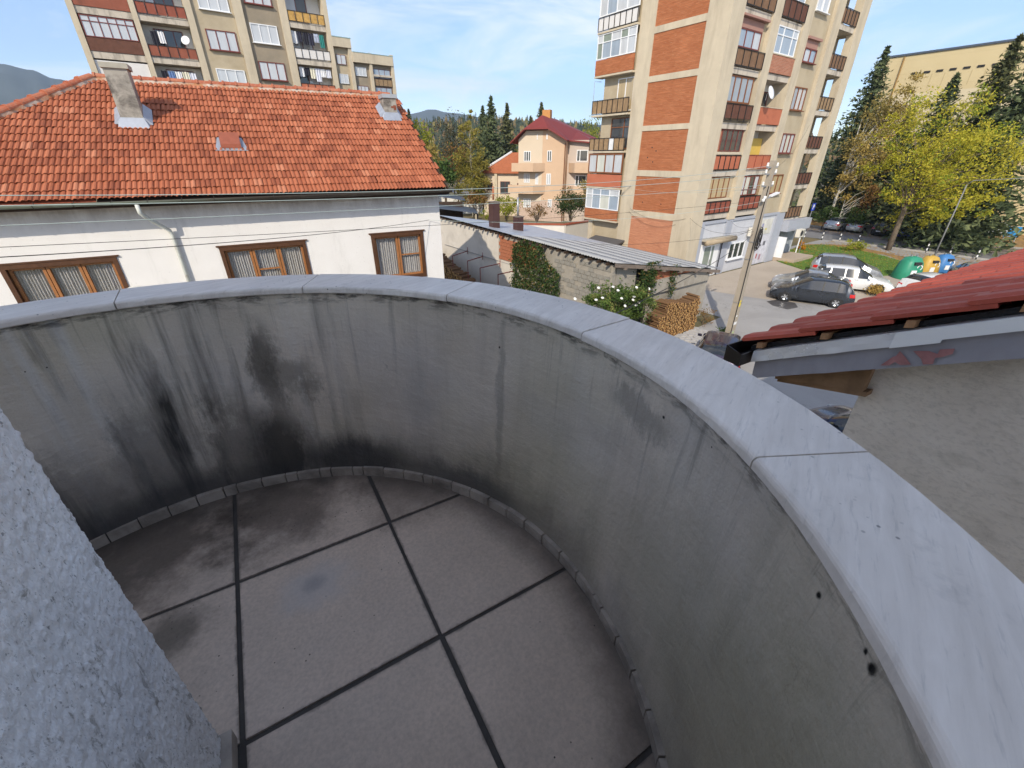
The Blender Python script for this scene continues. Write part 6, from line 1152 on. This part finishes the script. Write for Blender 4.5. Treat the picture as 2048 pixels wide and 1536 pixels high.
def broad(name,base,h,crown,nl,ls,lm,label,group=None,cat='tree',seed=1,tr=M_TRK,trunk=.25,clumps=46,cw=.16,limbs=14,lean=(0,0)):
    # crown: list of (dx,dy,z,rx,ry,rz) ellipsoids in metres around the base
    rg=random.Random(seed); e=empty(name,tuple(base),0,label,cat,group); cs=[]; tot=sum(c[3]*c[4]*c[5] for c in crown)
    for c in crown:
        for k in range(max(3,int(clumps*c[3]*c[4]*c[5]/tot))):
            v=Vector((rg.gauss(0,1),rg.gauss(0,1),rg.gauss(0,1))).normalized()*(rg.random()**.4); cs.append((Vector((c[0]+v.x*c[3],c[1]+v.y*c[4],c[2]+v.z*c[5])),(c[3]+c[4]+c[5])/3*cw*rg.uniform(.6,1.5),rg.random()))
    m=MB(); at=[]
    for i in range(nl):
        c,r_,rv=rg.choice(cs); leafadd(m,at,c+Vector((rg.gauss(0,1),rg.gauss(0,1),rg.gauss(0,.75)))*r_,ls,rg,.5,rv)
    m.at=at; m.build('crown',lm,e)
    if trunk:
        m=MB(); top=h*.75; m.tube([(0,0,-.1),(lean[0]*.3,lean[1]*.3,h*.2),(lean[0]*.6+.1,lean[1]*.6,h*.45),(lean[0],lean[1],top)],[trunk,trunk*.8,trunk*.55,trunk*.15],8); m.build('trunk',tr,e,True)
        for k in range(limbs):
            c=cs[rg.randrange(len(cs))][0]; z0=min(c.z*.8,h*rg.uniform(.22,.6)); f=z0/h; a=Vector((lean[0]*f,lean[1]*f,z0)); mid=a.lerp(c,.5)+Vector((rg.uniform(-.2,.2),rg.uniform(-.2,.2),.25)); m=MB(); m.tube([a,mid,c],[trunk*.35,trunk*.2,trunk*.06],5); m.build('limb',tr,e)
    return e
def conifer(name,base,h,r,label,lm=L_SPR,nb=260,nl=9,ls=.22,group=None,seed=1,dens=1.,bare=.06,pw=.85):
    rg=random.Random(seed); e=empty(name,tuple(base),0,label,'tree',group); m=MB(); at=[]; bm=MB()
    for i in range(nb):
        t=bare+(1-bare)*(i+rg.random())/nb; z=h*t; L=r*((1-t)**pw)*rg.uniform(.6,1.2)+.12; a=rg.uniform(0,6.283); d=Vector((math.cos(a),math.sin(a),0)); rv=rg.random()
        k=max(2,int(nl*(.35+.65*(1-t))))
        for j in range(k):
            f=(j+rg.random())/k; p=d*L*f+Vector((0,0,z-.28*L*f+.12*L*f*f)); sd=Vector((-d.y,d.x,0))*rg.gauss(0,.13)*L*(1.1-f*.6); leafadd(m,at,p+sd+Vector((0,0,rg.gauss(0,.05*L)-abs(sd.length)*.2)),ls*(1.15-.5*f)*(.7+.6*(1-t)),rg,1.6,rv)
    for k in range(10): leafadd(m,at,Vector((0,0,h*(1-.012*k))),ls*.4,rg,.2)
    m.at=at; m.build('crown',lm,e); b=MB(); b.tube([(0,0,-.1),(0,0,h*.5),(0,0,h*.97)],[h*.018+.04,h*.011,.02],7); b.build('trunk',M_TRK,e,True); return e
def htop(x,y,D): return atD(x,y,D).z
def gb(x,D):           # ground point under a pixel column at a distance
    d=ray(x,312); k=D/math.hypot(d.x,d.y); return (d.x*k,d.y*k,0)
# --- right side
def base_top(xb,yb,xt,yt):
    b=onZ(xb,yb,0); D=math.hypot(b.x,b.y); return (b.x,b.y,0),htop(xt,yt,D),D
b,h,D=base_top(1776,500,1880,180)
def crownat(b,D,items):
    out=[]
    for (x,y,rx,ry) in items:
        p=atD(x,y,D); s=D/1000.; out.append((p.x-b[0],p.y-b[1],p.z,rx*s,rx*s*.9,ry*s*.9))
    return out
broad('maple_tree',b,h,crownat(b,D,[(1880,260,75,60),(1900,330,100,65),(1790,345,55,35),(1850,410,80,35),(1930,290,60,70),(1940,400,45,40)]),17000,.125,L_MAP,'big yellow maple beside the road in front of the sports hall',None,'tree',3,M_TRK,.26,170,.105,34)
b2,h2,D2=base_top(1788,470,1820,430); broad('maple_sapling',onZ(1795,470,0),h2,crownat((onZ(1795,470,0).x,onZ(1795,470,0).y),math.hypot(*onZ(1795,470,0)[:2]),[(1815,432,35,20)]),1200,.15,L_YGR,'low leafy green-yellow shoot under the maple crown',None,'tree',8,M_TRK,.08,14,.25,5)
b,h,D=base_top(1660,443,1728,98); conifer('spruce_tree',b,h,6.6,'tall dark spruce close to the right edge of the brick block',L_SPR,620,15,.46,'spruces in front of the hall',5)
b=gb(1850,74); conifer('spruce_tree',b,htop(1915,148,74),6.2,'dark spruce behind the maple, in front of the vents',L_SPR,560,15,.46,'spruces in front of the hall',6)
b=gb(1935,66); conifer('spruce_tree',b,htop(2045,70,66),6.4,'tall spruce at the right edge behind the maple',L_SPL,620,15,.46,'spruces in front of the hall',7); b=gb(1990,62); conifer('spruce_tree',b,htop(2110,110,62),5.8,'dark spruce cut by the right picture edge',L_SPR,560,15,.46,'spruces in front of the hall',17)
b=gb(1700,72); broad('birch_tree',b,htop(1835,150,72),crownat(b,72,[(1770,250,42,60),(1820,190,18,40),(1730,320,45,40),(1700,370,35,30)]),8000,.16,L_OLV,'thin golden birch with pale limbs between spruce and maple',None,'tree',11,M_BIR,.2,70,.16,26)
b=gb(1720,69.5); broad('rowan_tree',b,htop(1740,380,70),crownat(b,70,[(1735,400,26,30)]),1300,.14,L_AUT,'small rust and yellow tree behind the far parked cars',None,'tree',12,M_BIR,.08,18,.2,8)
b=gb(1790,73); conifer('spruce_tree',b,htop(1850,215,73),4.0,'shorter dark spruce between the birch and the maple',L_SPR,460,14,.46,'spruces in front of the hall',19)
for i,(x,y,D_) in enumerate(((1690,400,68.5),(1760,410,68.6))): b=gb(x,D_); broad('verge_shrub',b,2.6,[(0,0,1.5,1.6,1.6,1.2)],900,.15,L_GRN,('dark green shrub behind the leftmost far cars','dark green shrub behind the black far car')[i],None,'shrub',20+i,M_TRK,.06,16,.2,4)
q=onZ(1697,502,.06); broad('lawn_shrub',q,.9,[(0,0,.5,.7,.6,.45),(1.3,-.5,.4,.8,.5,.35)],900,.09,L_YGR,'small green and brown shrub on the lawn',None,'shrub',31,M_TRK,.04,14,.3,4); q=onZ(1602,499,.06); broad('orange_flowers',q,.6,[(0,0,.35,.4,.4,.35)],500,.07,leafmat('orange_petals',(.6,.2,.01),(.75,.36,.02),(.1,.2,.02)),'bright orange flowers at the shop corner',None,'flowers',32,M_TRK,.03,10,.3,3)
q=onZ(1752,592,.0); broad('leaf_heap',q,.5,[(0,0,.3,.6,.5,.25)],500,.08,leafmat('dry_leaf_heap',(.3,.2,.05),(.45,.3,.08)),'dry branch of leaves in front of the white estate',None,'leaves',33,M_TRK,.02,10,.3,4)
# --- yard by the shed
q=onY(1240,608,12.0); D_=math.hypot(q.x,q.y); broad('rose_bush',(q.x,q.y,0),3.0,crownat((q.x,q.y),D_,[(1232,590,70,26),(1285,606,36,32),(1190,592,36,24),(1245,635,62,34),(1240,610,70,34)]),6500,.07,L_ROS,'rose bush with white flowers in front of the shed door',None,'bush',41,M_TRK,.05,70,.16,14)
rg=random.Random(3); rb_=bpy.data.objects['rose_bush']; FLW=MB().lathe([(0,.02),(.05,.035),(.07,.01),(.05,-.02),(0,-.03)],8).mesh('rose_flower',mat('white_rose',(.8,.8,.76),.7,.05),True)
for (x,y) in ((1226,574),(1197,576),(1236,581),(1273,575),(1282,591),(1268,594),(1272,611),(1250,612),(1192,600),(1205,596),(1298,578),(1243,597),(1150,598),(1278,605),(1266,600)):
    p=onY(x,y,11.35); inst('rose_flower',FLW,rb_,Matrix.Translation((p.x-rb_.location.x,p.y-rb_.location.y,p.z))@Matrix.Rotation(rg.uniform(0,1),4,'X'))
m=MB(); at=[]
e=empty('ivy',(SX0,19,0),0,'dark green ivy covering the middle of the shed wall','ivy')
for i in range(5200):
    y=rg.uniform(-2.9,1.2); z=rg.uniform(.6,4.15); lim=1.2-max(0,(z-3.7))*2.2
    if y<-1.6 and z>3.6-(-1.6-y)*.6: continue
    if y>lim: continue
    leafadd(m,at,Vector((-.12-abs(rg.gauss(0,.17))*(1.3-.2*z if z<4 else .4),y,z)),.085,rg,.2)
m.at=at; m.build('leaves',L_IVY,e); m=MB(); m.tube([(-.06,.4,0),(-.1,.2,1.5),(-.06,-.3,3.5)],.03,5); m.build('stem',M_TRK,e)
m=MB(); at=[]; e=empty('ivy',(16.9,SY0,0),0,'ivy hanging from the shed fascia over the dark doorway','ivy')
for i in range(1300): leafadd(m,at,Vector((rg.gauss(0,.35),-.15-abs(rg.gauss(0,.08)),3.75-abs(rg.gauss(0,.75)))),.075,rg,.2)
for i in range(260): leafadd(m,at,Vector((2.2+rg.gauss(0,.12)-.4*(i/260),-.15-abs(rg.gauss(0,.06)),3.4-1.6*rg.random())),.07,rg,.2)
m.at=at; m.build('leaves',L_IVY,e); m=MB(); m.tube([(0,-.12,0),(.1,-.14,3.7)],.025,5); m.build('stem',M_TRK,e)
q=onZ(1405,650,0); broad('dry_shrub',q,1.1,[(0,0,.6,.5,.5,.5)],420,.045,L_AUT,'dry leafless shrub beside the woodpile end',None,'shrub',42,M_TRK,.03,16,.25,16); q=onZ(1443,668,0); broad('grass_tuft',q,.3,[(0,0,.12,.5,.3,.12)],260,.06,L_GRN,'grass tuft at the foot of the utility pole',None,'grass',43,M_TRK,0,10,.3)
# --- gardens behind
T='trees in the gardens behind'
def bt(x,yt,yb,D,wpx,n,lm,label,seed,ls=.2,name='garden_tree',tr=M_TRK,ell=None,tk=.16):
    b=gb(x,D); h=htop(x,yt,D); z0=max(.6,htop(x,yb,D)); c=(h+z0)/2; rz_=(h-z0)/2; w=wpx/2*D/1000.; return broad(name,b,h,ell(h,z0,w) if ell else [(0,0,c,w,w,rz_),(w*.3,0,c-rz_*.3,w*.8,w*.8,rz_*.6)],n,ls,lm,label,T,'tree',seed,tr,tk,44,.2,10)
bt(838,240,330,70,62,1900,L_YGR,'yellow-green tree right behind the clay roof verge',51); bt(858,285,345,62,50,1500,L_OLV,'olive autumn tree low behind the roof verge',52); bt(905,222,330,88,66,2000,L_BRN,'dark brown-green tree left of the tall birch',53); bt(885,320,372,58,56,1400,L_GRN,'green bush tree between roof verge and birch',54); bt(912,285,360,72,50,1300,L_AUT,'rust autumn tree left of the tall birch',55)
b=gb(941,70); hh=htop(942,205,70); broad('birch_tree',b,hh,[(0,0,hh*.3,2.6,2.6,2.6),(0,0,hh*.5,2.3,2.3,2.6),(0,0,hh*.7,1.5,1.5,2.4),(0,0,hh*.84,.7,.7,1.6)],8500,.17,leafmat('birch_gold_leaves',(.26,.235,.045),(.48,.39,.09),(.17,.19,.04),.4),'tall slender golden birch left of the spruces',T,'tree',56,M_BIR,.14,90,.14,14)
for i,(x,yt,D_,r_,lab) in enumerate(((984,193,82,5.0,'tallest dark spruce beside the golden birch'),(1014,207,90,5.0,'second dark spruce right of the golden birch'),(968,212,95,4.4,'slim spruce just behind the golden birch'),(1080,205,105,5.2,'dark spruce behind the peach house chimney'),(826,218,140,4,'dark spruce peeking behind the zinc-capped chimney'),(1060,232,120,5.,'shorter spruce above the peach house roof'))): conifer('spruce_tree',gb(x,D_),htop(x,yt,D_),r_,lab,L_SPR if i%2==0 else L_SPL,420,13,.5,'spruces in the gardens behind',60+i)
bt(1024,262,330,98,30,700,L_YGR,'slim yellow tree left of the peach house',70,.22); bt(948,385,412,52,46,1100,L_AUT,'rusty orange shrub in front of the far garden wall',71,.13,'garden_shrub'); bt(1010,390,430,50,62,1500,L_YGR,'yellow-green shrub behind the brown chimneys',72,.12,'garden_shrub'); bt(1148,385,425,54,78,2600,L_IVY,'dense dark green hedge in front of the peach house',73,.13,'garden_hedge'); bt(1180,345,400,58,36,700,L_OLV,'thin olive shrub between peach house and brick block',74,.13,'garden_shrub'); bt(1075,405,435,50,50,600,L_AUT,'sparse rusty shrub at the garden wall',75,.1,'garden_shrub'); bt(1180,232,300,150,50,900,L_YGR,'pale green tree peeking behind the peach roof',76,.35); bt(975,420,440,47,36,500,L_YGR,'small yellow shrub left of the tall brown chimney',77,.1,'garden_shrub')
# --- wooded hillside: one mass of small conifers and round crowns
hill=bpy.data.objects['hill']; me=hill.data; rg=random.Random(99); vs=me.vertices; m=MB(); at=[]; K=14
polys=[p for p in me.polygons]; cnt=0
for i in range(26000):
    p=polys[rg.randrange(len(polys))]; i0=[vs[k].co for k in p.vertices]
    if (p.vertices[0]%K)>=K-2: continue
    u,v=rg.random(),rg.random(); c=i0[0].lerp(i0[1],u).lerp(i0[3].lerp(i0[2],u),v); q=px(c)
    if not(-30<q[0]<2100) or c.z<2: continue
    if (60<q[0]<790) or (1200<q[0]<1760): 
        if rg.random()<.75: continue
    hh=rg.uniform(5,9.5); r_=hh*rg.uniform(.16,.26); con=rg.random()<.62; rv=rg.random()*.5+(0 if con else .5); n=5
    for lay in range(3 if con else 2):
        k=len(m.v); z0=c.z+hh*(.12+.28*lay); z1=c.z+hh*(.5+.25*lay) if con else c.z+hh*(.6+.3*lay); rr=r_*(1-.28*lay)*(1 if con else 1.5)
        for j in range(n): a=6.283*j/n+rg.random(); m.v.append((c.x+rr*math.cos(a)*rg.uniform(.6,1.2),c.y+rr*math.sin(a)*rg.uniform(.6,1.2),z0+rg.uniform(-.5,.8)))
        m.v.append((c.x,c.y,z1))
        for j in range(n): m.f.append([k+j,k+(j+1)%n,k+n]); m.m.append(0); at.append(min(.99,rv+rg.uniform(-.06,.06)))
    cnt+=1
m.at=at; t=NT('far_forest'); r=t.attr('rnd'); col=t.mix(t.mr(r,.0,.5),(.022,.038,.022),(.05,.065,.032)); col=t.mix(t.mr(r,.52,.6),col,t.mix(t.mr(r,.6,1.),(.16,.095,.045),(.2,.17,.05))); tag(m.build('hillside_forest',t.done(col,.9)),'mixed conifer and autumn forest covering the hill behind the town','forest',kind='stuff')
# ---------------------------------------------------------------- air between us and the mountains
HZ=True
if HZ:
    m=MB(); m.box(-2600,-400,-6,3200,3000,440); hz=tag(m.build('haze',None),'thin bluish haze between the town and the mountains','haze',kind='stuff'); hz.data.materials.clear()
    t=bpy.data.materials.new('haze_air'); t.use_nodes=True; nt=t.node_tree; nt.nodes.clear(); pv_=nt.nodes.new('ShaderNodeVolumePrincipled'); pv_.inputs['Color'].default_value=(.62,.78,1,1); pv_.inputs['Density'].default_value=.00026; pv_.inputs['Anisotropy'].default_value=.2; o=nt.nodes.new('ShaderNodeOutputMaterial'); nt.links.new(pv_.outputs[0],o.inputs['Volume']); hz.data.materials.append(t)
